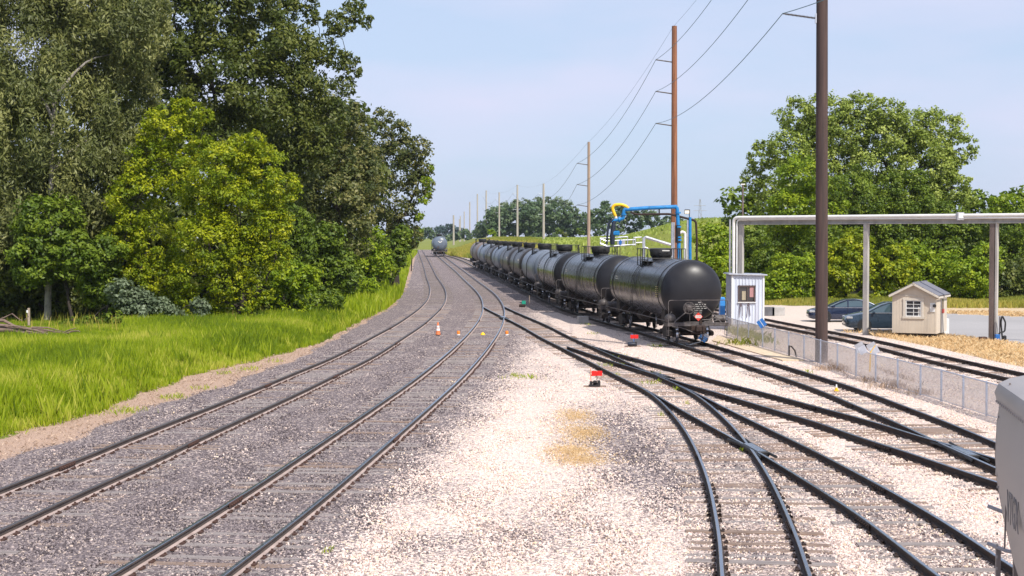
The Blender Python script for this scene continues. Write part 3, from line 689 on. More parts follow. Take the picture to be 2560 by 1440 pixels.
def truck(car, x0, flip=1):
    for dx in (-.865, .865):
        link('axle', TK[1], car, (x0 + dx, 0, .42))
        for s in (-1, 1):
            wo = link('wheel', TK[0], car, (x0 + dx, s * .75, .42)); wo.rotation_euler = (0, 0, 0 if s > 0 else math.pi)
    for s in (-1, 1):
        fo = link('side_frame', TK[2], car, (x0, s * 1.02, 0)); fo.rotation_euler = (0, 0, 0 if s > 0 else math.pi)
        link('spring_group', TK[3], fo, (0, 0, 0))
    link('bolster', TK[4], car, (x0, 0, 0))
TR_, TC, TL, HD = 1.53, 2.56, 7.35, .78      # tank radius, centre height, half length, head depth
def headx(y, z):
    q = 1 - (y * y + (z - TC) ** 2) / TR_ ** 2; return TL - HD + HD * math.sqrt(max(0, q))
def tank_parts():
    p = {}
    c = TL - HD; xs = [-c] + [v for x in (-5.3, -3.6, -1.8, 0, 1.8, 3.6, 5.3) for v in (x - .012, x - .01, x + .01, x + .012)] + [c]
    prof = [(-c, TR_), (c, TR_)]
    p['seams'] = MB()
    for x in (-5.3, -3.6, -1.8, 0, 1.8, 3.6, 5.3): p['seams'].lathe([(x - .012, TR_), (x - .010, TR_ + .003), (x + .010, TR_ + .003), (x + .012, TR_)], 'X', (0, 0, TC), 40)
    p['shell'] = MB().lathe(prof, 'X', (0, 0, TC), 96).v and MB().lathe(prof, 'X', (0, 0, TC), 96)
    h = [(c - .02, TR_ + .012), (c + .06, TR_ + .012)] + [(c + HD * math.sin(a), TR_ * math.cos(a)) for a in np.linspace(.08, math.pi / 2 - .02, 18)]
    p['head'] = MB().lathe(h, 'X', (0, 0, 0), 56)
    p['band'] = MB().lathe([(-.06, TR_ + .012), (-.055, TR_ + .022), (.055, TR_ + .022), (.06, TR_ + .012)], 'X', (0, 0, 0), 64)
    return p
TP = tank_parts(); shell_me, head_me, band_me = {}, {}, {}
def get(d, key, mb, name, m):
    if key not in d: d[key] = mb.mesh(name, m, 40)
    return d[key]
mm = {}
def shared(key, fn):
    if key not in mm: mm[key] = fn()
    return mm[key]
def f_manway():
    m = MB(); m.lathe([(4.0, .46), (4.12, .50), (4.22, .58), (4.26, .60), (4.60, .60), (4.62, .585), (4.635, .40)], 'Z', (0, 0, 0), 28)
    m.box((.585, 0, 4.42), (.05, .5, .06)); m.box((0, -.60, 4.5), (.14, .06, .1))
    return m.mesh('manway_housing', M['steel_black'])
def f_plate():
    return MB().box((.616, .12, 4.50), (.012, .40, .055)).mesh('name_plate', M['white_marks'])
def f_rail():
    m = MB(); Z = 4.60; X, Y = 1.30, 1.02
    m.tube([(-X, -Y, Z), (X, -Y, Z), (X, Y, Z), (-X, Y, Z), (-X, -Y, Z)], .022, 6)
    for x in (-X, -.45, .45, X):
        for y in (-Y, Y): m.tube([(x, y, 3.62), (x, y, Z)], .022, 6)
    for y in (-Y, Y):
        m.tube([(-X, y, 4.02), (X, y, 4.02)], .018, 6)
        m.tube([(-.22, y * 1.06, 3.55), (-.22, y * 1.04, Z + .02)], .028, 6); m.tube([(.22, y * 1.06, 3.55), (.22, y * 1.04, Z + .02)], .028, 6)
    m.tube([(X, -Y, 4.1), (X, Y, 4.1)], .016, 6); m.tube([(-X, -Y, 4.1), (-X, Y, 4.1)], .016, 6)
    return m.mesh('platform_railing', M['steel_black'])
def f_walk():
    m = MB()
    for y in (-.86, .86): m.box((0, y, 3.93), (2.6, .36, .03))
    for k in range(9): m.box((-1.2 + k * .3, 0, 3.99), (.03, 1.5, .03)) if abs(-1.2 + k * .3) > .62 else None
    return m.mesh('top_platform', M['steel_black'])
def f_ladder(s):
    m = MB(); path = []
    for a in np.linspace(.70, 1.75, 12): path.append((0, s * (TR_ + .08) * math.sin(a), TC + (TR_ + .08) * math.cos(a)))
    path += [(0, s * 1.62, 1.7), (0, s * 1.62, .75)]
    for dx in (-.2, .2): m.tube([(x + dx, y, z) for x, y, z in path], .018, 5)
    for x, y, z in path[1:]: m.tube([(x - .2, y, z), (x + .2, y, z)], .014, 5)
    for z in (1.45, 1.2, .95): m.tube([(-.2, s * 1.62, z), (.2, s * 1.62, z)], .014, 5)
    return m.mesh('side_ladder', M['steel_black'])
def f_siderail(s):
    m = MB(); m.tube([(-7.9, s * 1.5, 1.14), (7.9, s * 1.5, 1.14)], .024, 6)
    for x in np.linspace(-7.2, 7.2, 9): m.tube([(x, s * 1.5, 1.14), (x * .98, s * 1.1, 1.55)], .016, 5)
    return m.mesh('side_handrail', M['steel_worn'])
def f_endplat():
    m = MB(); m.box((7.50, 0, 1.0), (.95, 3.0, .05)); m.box((7.96, 0, .98), (.09, 3.04, .17), bev=.01); m.box((7.99, 0, 1.035), (.05, 3.02, .018))
    m.box((6.6, 0, .88), (2.8, .62, .36)); 
    for y in (-1.42, 1.42): m.box((7.4, y, .94), (1.1, .09, .14))
    for y in (-1.46, 1.46):
        m.tube([(7.96, y, .95), (7.96, y, .42)], .016, 5); m.tube([(7.55, y, .95), (7.55, y, .42)], .016, 5)
        for z in (.44, .68): m.tube([(7.55, y, z), (7.96, y, z)], .016, 5)
    return m.mesh('end_platform', M['steel_worn'])
def f_endrail():
    m = MB(); r = .08; x = 7.98
    m.tube([(x, -1.48, 1.0), (x, -1.48, 2.07), (x, -1.45, 2.13), (x, -1.38, 2.16), (x, 1.38, 2.16), (x, 1.45, 2.13), (x, 1.48, 2.07), (x, 1.48, 1.0)], .02, 6)
    m.mat(1).tube([(x, .08, 2.14), (x - .02, .62, 1.62), (x, 1.18, 1.04)], .022, 6); m.tube([(x - .05, -.62, 1.55), (x - .02, -1.05, 1.22), (x, -1.2, 1.06)], .03, 6)
    m.tube([(x, .2, 1.2), (x, .6, 1.22), (x, .95, 1.34), (x, 1.4, 1.40)], .02, 6); m.tube([(x, .3, 1.12), (x, .8, 1.14), (x, 1.3, 1.30)], .018, 6)
    m.tube([(x, -.42, 1.5), (x, -.42, .9)], .014, 5); m.tube([(x + .05, -1.3, .88), (x + .12, -.9, .84), (x + .1, -.3, .62), (x + .1, -.12, .58)], .018, 6)
    return m.mesh('end_handrail', [M['steel_worn'], M['steel_worn']])
def f_brake():
    m = MB(); c = (7.93, -.44, 1.78)
    pts = [(c[0], c[1] + .28 * math.cos(a), c[2] + .28 * math.sin(a)) for a in np.linspace(0, 2 * math.pi, 25)]
    m.tube(pts, .02, 6); m.lathe([(-.05, .12), (.03, .12), (.05, .06)], 'X', c, 14)
    for k in range(6):
        a = k * math.pi / 3 + .3; m.tube([c, (c[0], c[1] + .28 * math.cos(a), c[2] + .28 * math.sin(a))], .016, 5)
    m.box((c[0] - .12, c[1], c[2]), (.16, .42, .42), bev=.05)
    return m.mesh('brake_wheel', M['steel_worn'])
def f_res():
    m = MB(); m.lathe([(-.33, .05), (-.30, .16), (-.18, .25), (.15, .25), (.27, .16), (.30, .05)], 'X', (7.55, -1.28, 1.24), 18); m.lathe([(-.3, .1), (-.25, .2), (.25, .2), (.3, .1)], 'Y', (7.5, 1.2, 1.22), 14)
    return m.mesh('air_reservoir', M['steel_worn'])
def f_coup():
    m = MB(); m.box((8.05, 0, .80), (.5, .26, .24), bev=.03); m.box((8.38, -.06, .80), (.30, .30, .32), bev=.06); m.box((8.46, .15, .80), (.22, .14, .30), bev=.05)
    m.tube([(8.3, .1, .72), (8.35, .16, .45), (8.3, .12, .25), (8.1, .1, .32)], .03, 6); m.box((7.98, 0, .72), (.16, .7, .42), bev=.04); m.box((8.02, .12, 1.1), (.08, .12, .2))
    return m.mesh('coupler', M['rust_dark'])
def f_under():
    m = MB(); m.lathe([(-.55, .2), (-.45, .3), (.45, .3), (.55, .2)], 'X', (-2.2, -.45, .92), 14); m.lathe([(-.3, .25), (.3, .25)], 'Z', (0, 0, .82), 12)
    m.lathe([(.45, .12), (.75, .12)], 'Z', (0, 0, 0), 10); m.box((2.4, .3, .85), (1.0, .4, .35), bev=.03)
    for s in (-1, 1):
        m.prism([(-.55, .95), (.55, .95), (.35, 1.6), (-.35, 1.6)], 2.4, Matrix.Translation((s * 5.7, 0, 0)))
    m.tube([(-5, 0, .62), (5, 0, .62)], .03, 6); return m.mesh('underframe', M['steel_grime'])
def f_marks():
    m = MB(); rr = random.Random(3)
    for s in (-1,):
        for x, z0, z1 in ((-5.0, 2.2, 2.6), (-3.7, 2.0, 2.7), (-2.6, 2.2, 2.75), (1.6, 2.1, 2.65), (2.9, 2.0, 2.7), (4.3, 2.15, 2.6)):
            m.mat(0).box((x, s * (TR_ + .008) , (z0 + z1) / 2), (.035, .012, .9 * (z1 - z0)))
        for r in range(6): m.mat(0).box((5.6, s * (TR_ + .006), 2.75 - r * .10), (.42 + .1 * rr.random(), .012, .035))
        for r in range(2): m.mat(1).box((-4.6, s * (TR_ + .006), 3.0 - r * .12), (.5, .012, .04))
    return m.mesh('side_lettering', [M['yellow_marks'], M['white_marks']])
def f_stencil():
    m = MB(); rr = random.Random(9)
    rows = [(.25, 2.02, [.16]), (.24, 1.92, [.08, .14, .10, .06, .12]), (.24, 1.82, [.10, .20, .08, .16]), (.24, 1.72, [.22, .18, .12, .14]), (.22, 1.62, [.2, .14]), (.20, 1.53, [.2, .16]), (.20, 1.44, [.22, .14]), (.20, 1.35, [.12, .12, .1])]
    for yc, z, ws in rows:
        tot = sum(ws) + .05 * (len(ws) - 1); y = yc - tot / 2
        for w_ in ws:
            k = max(1, int(w_ / .035))
            for q in range(k):
                yy = y + (q + .5) * w_ / k; x = headx(yy, z); dz = TC - z
                nrm = Vector((x / HD ** 2 * 0 + (x - (TL - HD)) / HD ** 2, yy / TR_ ** 2, (z - TC) / TR_ ** 2)).normalized()
                Mx = nrm.to_track_quat('X', 'Z').to_matrix(); m.box((x + .006, yy, z), (.008, .022, .045), Mx)
            y += w_ + .05
    return m.mesh('stencil_lettering', M['white_marks'])
def placard_parts(car):
    d = MB(); d.mat(0).box((8.03, 0, 1.36), (.012, .30, .30), Matrix.Rotation(R(45), 3, 'X')); d.mat(1).box((8.04, 0, 1.36), (.01, .30, .13))
    pl = d.build('placard', [M['red_placard'], M['white_marks']], car)
    tm = text_mesh('placard_number', '1170', .11, M['red_placard'], .002); o = link('placard_number', tm, pl); o.location = (8.05, 0, 1.36); o.rotation_euler = (math.pi / 2, 0, math.pi / 2)
i_near = [True]
def tank_car(label, colour, group, front=False, light=False):
    car = thing('tank_car', label, 'tank car', group=group)
    link('tank_shell', get(shell_me, colour, TP['shell'], 'tank_shell', M[colour]), car)
    hc = {'tank_black': 'tank_black_matte', 'tank_grey': 'tank_grey', 'tank_greyblue': 'tank_greyblue', 'tank_brown': 'tank_brown'}.get(colour, 'tank_dark')
    link('weld_seams', get(band_me, 'seam', TP['seams'], 'weld_seams', M['tank_black_matte']), car) if i_near[0] else None
    for s in (1, -1):
        o = link('tank_head', get(head_me, hc, TP['head'], 'tank_head', M[hc]), car, (0, 0, TC)); o.rotation_euler = (0, 0, 0 if s > 0 else math.pi)
        pass
    for x in (-5.7, 5.7): link('jacket_band', get(band_me, colour, TP['band'], 'jacket_band', M[hc]), car, (x, 0, TC))
    link('manway_housing', shared('man', f_manway), car); link('platform_railing', shared('rail', f_rail), car); link('top_platform', shared('walk', f_walk), car)
    for s in (-1, 1):
        link('side_ladder', shared(('lad', s), lambda: f_ladder(s)), car); link('side_handrail', shared(('sr', s), lambda: f_siderail(s)), car)
    for s in (0, math.pi):
        e = link('end_platform', shared('ep', f_endplat), car); e.rotation_euler = (0, 0, s)
        for nme, key, fn in (('end_handrail', 'er', f_endrail), ('coupler', 'cp', f_coup), ('air_reservoir', 'ar', f_res)): link(nme, shared(key, fn), e)
    link('brake_wheel', shared('bw', f_brake), car); link('underframe', shared('uf', f_under), car)
    if colour.startswith('tank_black') or colour == 'tank_dark': link('side_lettering', shared('mk', f_marks), car)
    if colour == 'tank_dark':
        lm = shared('blk', lambda: (lambda m: ([m.box((5.9 - .32 * q, -(TR_ + .006) * math.cos(.12 * r_ + .05), TC + .42 - .26 * r_), (.2, .02, .18)) for r_ in range(2) for q in range(3)], m.mesh('reporting_marks', M['white_marks']))[1])(MB())); link('reporting_marks', lm, car)
    if front:
        link('stencil_lettering', shared('st', f_stencil), car); link('name_plate', shared('np', f_plate), car); placard_parts(car)
    truck(car, 5.6); truck(car, -5.6); return car
TT = TR['T']
def put_on(t, car, s, rail_h=.185, turn=math.pi):
    xa, ya = np.interp([s - 5.6, s + 5.6], t.S, t.X), np.interp([s - 5.6, s + 5.6], t.S, t.Y)
    c = ((xa[0] + xa[1]) / 2, (ya[0] + ya[1]) / 2); ang = math.atan2(ya[1] - ya[0], xa[1] - xa[0]) + turn
    z = float(gfar(c[1])) + rail_h; z0, z1 = float(gfar(ya[0])), float(gfar(ya[1]))
    car.location = (c[0], c[1], (z0 + z1) / 2 + rail_h); car.rotation_euler = (0, (z1 - z0) / 11.2 * (1 if turn else -1), ang)
s0 = float(np.interp(72.0, TT.Y, TT.S)) + 8.0
ORD = ['first', 'second', 'third', 'fourth', 'fifth', 'sixth', 'seventh', 'eighth', 'ninth', 'tenth']
CARS = [('tank_black', 'black tank car nearest the camera, end head with red hazard placard facing the yard'),
 ('tank_black', 'glossy black tank car second in the row, under the blue loading arm'),
 ('tank_black', 'glossy black tank car third from the near end of the row'),
 ('tank_grey', 'blue grey tank car fourth from the near end of the row'),
 ('tank_dark', 'brownish black tank car fifth from the near end of the row'),
 ('tank_dark', 'dull black tank car sixth from the near end of the row'),
 ('tank_greyblue', 'grey tank car seventh from the near end, between two dark ones'),
 ('tank_dark', 'dark tank car eighth from the near end of the row'),
 ('tank_grey', 'pale grey tank car ninth from the near end, next to the far brownish one'),
 ('tank_brown', 'brownish tank car at the far end of the row, beside the golden grass bank')]
for i, (c_, lab) in enumerate(CARS):
    car = tank_car(lab, c_, 'tank cars coupled in a row', front=(i == 0)); put_on(TT, car, s0 + 16.9 * i)
fc = tank_car('lone blue grey tank car far away where the tracks meet the horizon', 'tank_greyblue', None)
sB = float(np.interp(P(1097, 640, .17)[1], TR['B'].Y, TR['B'].S)) + 7.5; put_on(TR['B'], fc, sB)
mk = MB()
for y, z, w_ in ((-.28, 3.05, .3), (.25, 3.05, .3), (0, 2.85, .5)): mk.box((headx(y, z) + .02, y, z), (.02, w_, .13), Matrix.Rotation(-.3, 3, 'Y'))
mk.build('head_lettering', M['white_marks'], fc)
# orange gooseneck pipe standing by the gap between the second and third cars
g_ = at(1440, 699, 103); op = thing('gooseneck_pipe', 'orange gooseneck pipe rising between two black tank cars', 'pipe', (g_[0] - .22, 103, 0))
zt = g_[2]
MB().tube([(0, 0, 1.15), (0, 0, zt - .25), (.06, 0, zt - .08), (.22, 0, zt), (.45, 0, zt + .02)], .045, 8).build('pipe', M['orange_pipe'], op); MB().tube([(0, 0, -.02), (0, 0, 1.15)], .03, 6).build('base', M['steel_grime'], op)

# ------------------------------------------------------------------ utility poles and wires
def post_insulator(mt, L, near):
    m = MB()
    if near:
        pr_ = [(0, .05)]
        for k in range(22): x = .1 + k * (L - .2) / 22; pr_ += [(x, .028), (x + .015, .062), (x + .03, .028)]
        pr_ += [(L, .03)]; m.lathe(pr_, 'X', n=10)
    else: m.lathe([(0, .06), (L, .05)], 'X', n=6)
    return m.mesh('insulator', mt, 40)
TIPS = []
def pole(px, Y, ytop, r0, r1, mt, arms, label, ins_m='steel_worn', ybase=None, armlen=1.4, tilt=.14, near=False):
    top = at(px, ytop, Y); x0 = at(px, 590, Y)[0]; zb = Gs(x0, Y) - .3
    if ybase: x0 = ybase
    p = thing('utility_pole', label, 'utility pole', (x0, Y, zb), group='utility poles along the railway')
    H = top[2] - zb; dx = top[0] - x0; n = 8
    MB().tube([(dx * k / n, 0, H * k / n) for k in range(n + 1)], [r0 + (r1 - r0) * k / n for k in range(n + 1)], 18 if near else 8).build('pole_shaft', mt, p)
    tips = [Vector((top[0] - .1, Y, top[2] - .05))]
    im = post_insulator(M[ins_m], armlen, near)
    for (ay, side) in arms:
        w = at(px, ay, Y); rx = dx * (w[2] - zb) / H
        o = link('insulator', im, p, (rx + side * r1, 0, w[2] - zb)); o.rotation_euler = (0, -tilt, 0 if side > 0 else math.pi)
        if near: MB().box((rx + side * (r1 + .04), 0, w[2] - zb), (.05, .14, .42), bev=.01).build('bracket', M['galv'], p)
        tips.append(Vector((x0 + rx + side * (r1 + armlen * math.cos(tilt)), Y, w[2] + armlen * math.sin(tilt))))
    TIPS.append((tips, [a[1] for a in arms])); return p
pole(2056, 64, -450, .27, .23, M['pole_dark'], [(-271, -1), (-112, -1), (46, -1)], 'massive dark brown utility pole standing inside the chain link fence', near=True, armlen=1.48)
pole(1686, 127, 65, .30, .22, M['pole_brown'], [(155, -1), (234, -1), (314, -1)], 'tall reddish brown utility pole behind the blue loading arm', armlen=1.38)
pole(1472, 192, 355, .23, .17, M['pole_tan'], [(412, -1), (465, -1), (516, -1)], 'weathered tan utility pole behind the black tank cars', armlen=1.38)
pole(1359, 400, 459, .34, .26, M['pole_pale'], [(484.6, -1), (510, 1), (535.7, -1)], 'pale grey utility pole in front of the hill woods, fourth from the camera', 'galv', armlen=1.2, tilt=0)
pole(1293.5, 497, 462, .36, .28, M['pole_pale'], [(483, -1), (503, 1), (524, -1)], 'pale grey utility pole on the corn field edge, fifth from the camera', 'galv', armlen=1.3, tilt=0)
pole(1248, 597, 481, .36, .28, M['pole_pale'], [(498, -1), (514, 1), (532, -1)], 'grey utility pole left of the hill woods, sixth from the camera', 'galv', armlen=1.3, tilt=0)
pole(1215.5, 690, 476, .42, .32, M['pole_pale'], [(491, -1), (505.5, 1), (520, -1)], 'grey utility pole on the skyline, seventh from the camera', 'galv', armlen=1.4, tilt=0)
pole(1193.5, 790, 485, .42, .32, M['pole_pale'], [(498, -1), (511, 1)], 'thin grey utility pole on the skyline, eighth from the camera', 'galv', armlen=1.5, tilt=0)
pole(1174.5, 900, 505, .42, .34, M['pole_pale'], [(516, -1)], 'thin grey utility pole on the skyline, ninth from the camera', 'galv', armlen=1.6, tilt=0)
for px, Y, yt, w in ((1160.5, 1000, 529, 'tenth'), (1151, 1080, 540, 'eleventh'), (1148.4, 1150, 548, 'twelfth')):
    pole(px, Y, yt, .42, .34, M['pole_pale'], [], 'tiny distant utility pole, %s from the camera' % w, 'galv')
pole(1134, 700, 538, .45, .38, M['pole_pale'], [], 'short distant pole just right of the lone tank car', 'galv')
def wire(a, b, sag, r, lab, n=28, mt='wire'):
    pts = [a.lerp(b, k / n) - Vector((0, 0, 4 * sag * (k / n) * (1 - k / n))) for k in range(n + 1)]
    o = MB().tube(pts, r, 5).build('overhead_wire', M[mt]); tag(o, lab, 'wire', 'overhead wires between the utility poles')
WN = ['top shield', 'upper', 'middle', 'lowest']
PN = ['the big dark pole', 'the reddish brown pole', 'the tan pole', 'the fourth pole', 'the fifth pole', 'the sixth pole', 'the seventh pole', 'the eighth pole']
for i in range(6):
    (ta, _), (tb, _) = TIPS[i], TIPS[i + 1]
    for k in range(4):
        if k >= len(ta) or k >= len(tb): continue
        d = (ta[k] - tb[k]).length; sag = [1.0, 1.9, 1.9, 1.9][k] * (d / 65) ** 1.2 * (.55 if i == 0 else .8)
        if i >= 2: sag = [.8, 2.6, 2.6, 2.6][k]
        wire(ta[k], tb[k], sag, [.010, .019, .019, .019][k] * (1.0, 1.15, 1.2, 1.3, 1.4, 1.5)[i], '%s overhead wire strung from %s to %s' % (WN[k], PN[i], PN[i + 1]), mt='wire' if i < 2 else 'wire_dark')
for k in range(4):
    a = TIPS[0][0][k]; wire(a, Vector((a[0] - .4 + 3.2, 2, a[2] + 1.0)), 1.6, .018 if k else .010, '%s overhead wire running from the big dark pole over the camera' % WN[k])
# distant lattice tower, yard light pole
tw = at(1750, 549, 900); tt = thing('transmission_tower', 'faint distant transmission tower on the field horizon', 'tower', (tw[0], 900, tw[2] - 6))
mt_ = MB(); mt_.tube([(-1.2, 0, 0), (-.3, 0, 18.5)], .16, 4); mt_.tube([(1.2, 0, 0), (.3, 0, 18.5)], .16, 4); mt_.tube([(0, 0, 18), (0, 0, 17.5)], .2, 4)
for k in range(8): mt_.tube([((-1) ** k * (1.1 - .1 * k), 0, 2.2 * k), (-(-1) ** k * (1.0 - .1 * k), 0, 2.2 * k + 2.2)], .12, 4)
mt_.build('mast', M['galv_dull'], tt)
for z_c, l_ in ((14.5, 3.6), (11.5, 4.0)): MB().tube([(-l_, 0, z_c), (l_, 0, z_c)], .14, 4).build('crossarm', M['galv_dull'], tt)
lp = at(1857, 461, 118); l0 = Gs(lp[0], 118)
tl = thing('light_pole', 'thin dark light pole with a flat lamp head, left of the cottonwood', 'light pole', (lp[0], 118, l0)); MB().tube([(0, 0, 0), (0, 0, lp[2] - l0)], .075, 8).build('pole_shaft', M['concrete_post_shade'], tl); MB().box((0, 0, lp[2] - l0), (.34, .2, .1), bev=.02).build('lamp_head', M['white_pipe'], tl)

# ------------------------------------------------------------------ loading rack behind the first two cars
RY = 93.0
def A_(px, py, dY=0.0): v = at(px, py, RY + dY); return (v[0], v[1], v[2])
rb = at(1694, 590, RY); rack = thing('loading_rack', 'blue pipe loading rack with yellow hose reaching over the second black tank car', 'loading rack', (0, 0, 0))
def corner(pts, r=.25):
    """round the corners of a polyline"""
    out = [Vector(pts[0])]
    for i in range(1, len(pts) - 1):
        a, b, c = Vector(pts[i - 1]), Vector(pts[i]), Vector(pts[i + 1]); q = min(r, (a - b).length * .45, (c - b).length * .45)
        u, v = (a - b).normalized() * q, (c - b).normalized() * q
        for k in range(5): t = k / 4; out.append(b + u * (1 - t) ** 2 + v * t ** 2)
    out.append(Vector(pts[-1])); return out
def Z0(px, py, z, dY=0): v = at(px, py, RY + dY); return (v[0], v[1], z)
MB().tube(corner([A_(1563, 524), A_(1620, 520), A_(1692, 517)] , .3) , .125, 12).build('loading_arm', M['blue_paint'], rack)
MB().tube(corner([A_(1678, 517.5), A_(1692.5, 517), A_(1694, 536), A_(1697, 610), Z0(1697.5, 640, 0)], .35), .118, 12).build('riser_pipe', M['blue_paint'], rack)
fl_ = MB()
for py in (532, 600, 593, 567): fl_.lathe([(-.05, .18), (.05, .18)], 'Z', A_(1694.5 + (py - 520) * .03, py), 14)
fl_.build('flange', M['blue_paint'], rack)
MB().lathe([(-.55, .17), (.55, .17)], 'Z', A_(1695, 585), 12).build('coupling', M['steel_black'], rack)
MB().tube(corner([A_(1572, 522), A_(1560, 524), A_(1558.5, 537), A_(1558, 546), A_(1550, 549), A_(1536, 551), A_(1533, 556)], .3), .11, 12).build('elbow_pipe', M['blue_paint'], rack)
fe = MB(); fe.lathe([(-.05, .17), (.05, .17)], 'Z', A_(1559, 536), 14); fe.lathe([(-.05, .18), (.05, .18)], 'X', A_(1548, 549), 14); fe.box(A_(1540, 583), (.45, .3, .3), bev=.06); fe.build('valve', M['blue_paint'], rack)
MB().tube([A_(1535, 552), A_(1533, 570), A_(1531, 590), A_(1531, 612)], [.12, .15, .17, .15], 10).build('hose', M['hose'], rack)
MB().tube([A_(1535, 548), A_(1523, 556), A_(1519, 580), A_(1517, 610)], .07, 8).build('hose', M['hose'], rack)
MB().tube(corner([A_(1539, 541), A_(1533, 528), A_(1531, 518), A_(1537, 512), A_(1552, 511), A_(1564, 515), A_(1571, 521)], .4), .10, 10).build('yellow_hose', M['yellow'], rack)
MB().tube([A_(1539.5, 541), A_(1540, 546)], .09, 8).build('hose_end', M['white'], rack)
MB().tube([A_(1548, 553), A_(1547, 568), A_(1544, 582), A_(1553, 587), A_(1562, 580), A_(1567, 560), A_(1568, 530)], .025, 6).build('chain', M['steel_black'], rack)
MB().tube(corner([A_(1576, 530), A_(1590, 536), A_(1674, 535), A_(1740, 552), A_(1742, 600), Z0(1742, 620, 0)], .2), .07, 8).build('steel_frame', M['rust_dark'], rack)
MB().tube([A_(1648, 521), A_(1648, 536)], .05, 6).build('hanger', M['steel_black'], rack)
MB().tube(corner([A_(1725, 543), A_(1725, 615), Z0(1727, 640, 0)], .1), .10, 10).build('drain_pipe', M['blue_paint'], rack)
for px in (1680, 1684.5, 1719, 1712.8): MB().tube([A_(px, 556 if px < 1700 else 550 if px > 1716 else 583), Z0(px, 640, 0)], .055 if px != 1712.8 else .085, 8).build('support_post', M['galv'] if px != 1712.8 else M['white_pipe'], rack)
MB().tube(corner([A_(1700, 582), A_(1706, 579), A_(1712.8, 583)], .2), .085, 8).build('white_elbow', M['white_pipe'], rack)
fld = thing('floodlight', 'small square floodlight on top of the loading rack post', 'floodlight', A_(1718, 530)); MB().box((0, 0, .02), (.34, .18, .26), Matrix.Rotation(R(-20), 3, 'X'), .02).build('housing', M['steel_black'], fld); MB().box((-.03, -.12, -.01), (.27, .03, .2), Matrix.Rotation(R(-20), 3, 'X')).build('lens', M['flood'], fld); MB().tube([(.12, 0, 0), (.16, .1, -.4)], .03, 6).build('bracket', M['steel_black'], fld)
pf = thing('gangway', 'galvanised gangway platform and railing above the second tank car', 'gangway', (0, 0, 0))
gw = MB()
for (a, b) in (((1500, 596), (1569, 592)), ((1516, 603), (1588, 599)), ((1500, 608), (1516, 615)), ((1516, 616), (1590, 611)), ((1500, 596), (1516, 603)), ((1584, 594), (1604, 593)), ((1590, 607), (1606, 606))): gw.tube([A_(*a), A_(*b)], .04, 6)
for px, a, b in ((1501, 597, 612), (1517, 603, 616), (1583, 596, 614), (1588, 596, 614), (1569, 592, 610)): gw.tube([A_(px, a), A_(px, b)], .035, 6)
gw.build('railing', M['galv'], pf)
MB().box(A_(1609.5, 618), (.16, .16, 1.2)).build('post', M['galv'], pf); b0 = A_(1609.5, 590); MB().tube([A_(1609.5, 593), Z0(1609.5, 640, 0)], .09, 6).build('post', M['galv'], pf)
q1, q2 = Vector(A_(1614, 593)), Vector(A_(1676, 612)); mbx = MB(); mbx.tube([q1, q2], .09, 4); mbx.tube([q1 + Vector((0, .7, 0)), q2 + Vector((0, .7, 0))], .07, 4)
for k in range(9): p_ = q1.lerp(q2, k / 8); mbx.tube([p_, p_ + Vector((0, .7, 0))], .04, 4)
mbx.tube([A_(1612, 618), A_(1652, 634)], .035, 5); mbx.build('stair_flight', M['galv'], pf)
MB().box(A_(1553, 607), (.48, .03, .42)).build('sign_panel', M['galv_dull'], pf); MB().lathe([(-.02, .16), (.02, .16)], 'Y', (A_(1551, 607)[0], RY - .03, A_(1551, 606)[2]), 16, .55).build('blue_emblem', M['blue_sign'], pf)

# ------------------------------------------------------------------ control booth
by = P(1868, 826)[1]; bl = at(1828, 826, by); br = at(1910, 826, by); bw = br[0] - bl[0]; bh = at(1868, 686, by)[2]
booth = thing('control_booth', 'small white ribbed metal booth with one window behind the chain link fence', 'booth', (bl[0], by, 0), R(-1))
D_ = 2.4; wl_ = MB(); x1, x2, z1_, z2_ = .42, 1.34, 1.66, 2.58; H_ = bh - .05
for (a, b, c, d) in ((0, x1, .35, H_), (x2, bw, .35, H_), (x1, x2, .35, z1_), (x1, x2, z2_, H_)): wl_.box(((a + b) / 2, .03, (c + d) / 2), (b - a, .06, d - c))
wl_.box((bw / 2, D_ - .03, H_ / 2 + .17), (bw, .06, H_ - .35)); wl_.box((bw - .03, D_ / 2, H_ / 2 + .17), (.06, D_ - .13, H_ - .35)); wl_.build('wall', M['corrug'], booth)
MB().box((.03, D_ / 2, H_ / 2 + .17), (.06, D_ - .13, H_ - .35)).build('wall', M['corrug_shade'], booth)['label'] = 'ribbed side wall painted dark for shade'
rib = MB().box((0, -.018, 0), (.035, .036, 1), bev=.006).mesh('rib', M['corrug'])
for k in range(10):
    x = .10 + k * (bw - .2) / 9
    if x1 - .04 < x < x2 + .04: spans = ((.36, z1_ - .06), (z2_ + .05, H_ - .02))
    else: spans = ((.36, H_ - .02),)
    for a, b in spans: o = link('rib', rib, booth, (x, 0, (a + b) / 2)); o.scale = (1, 1, b - a)
for k in range(7): o = link('rib', rib, booth, (0, .2 + k * .33, H_ / 2 + .18)); o.rotation_euler = (0, 0, -math.pi / 2); o.scale = (1, 1, H_ - .37)
MB().box((bw / 2, D_ / 2, .17), (bw + .04, D_ + .04, .36)).build('foundation', M['concrete'], booth)
MB().box((bw / 2 - .0, D_ / 2, H_ + .04), (bw + .30, D_ + .36, .07), Matrix.Rotation(R(1.2), 3, 'Y'), .01).build('roof', M['galv'], booth)
for x in (.05, bw - .05): MB().box((x, -.03, H_ / 2 + .17), (.10, .05, H_ - .35)).build('corner_trim', M['trim_white'], booth)
wf = MB()
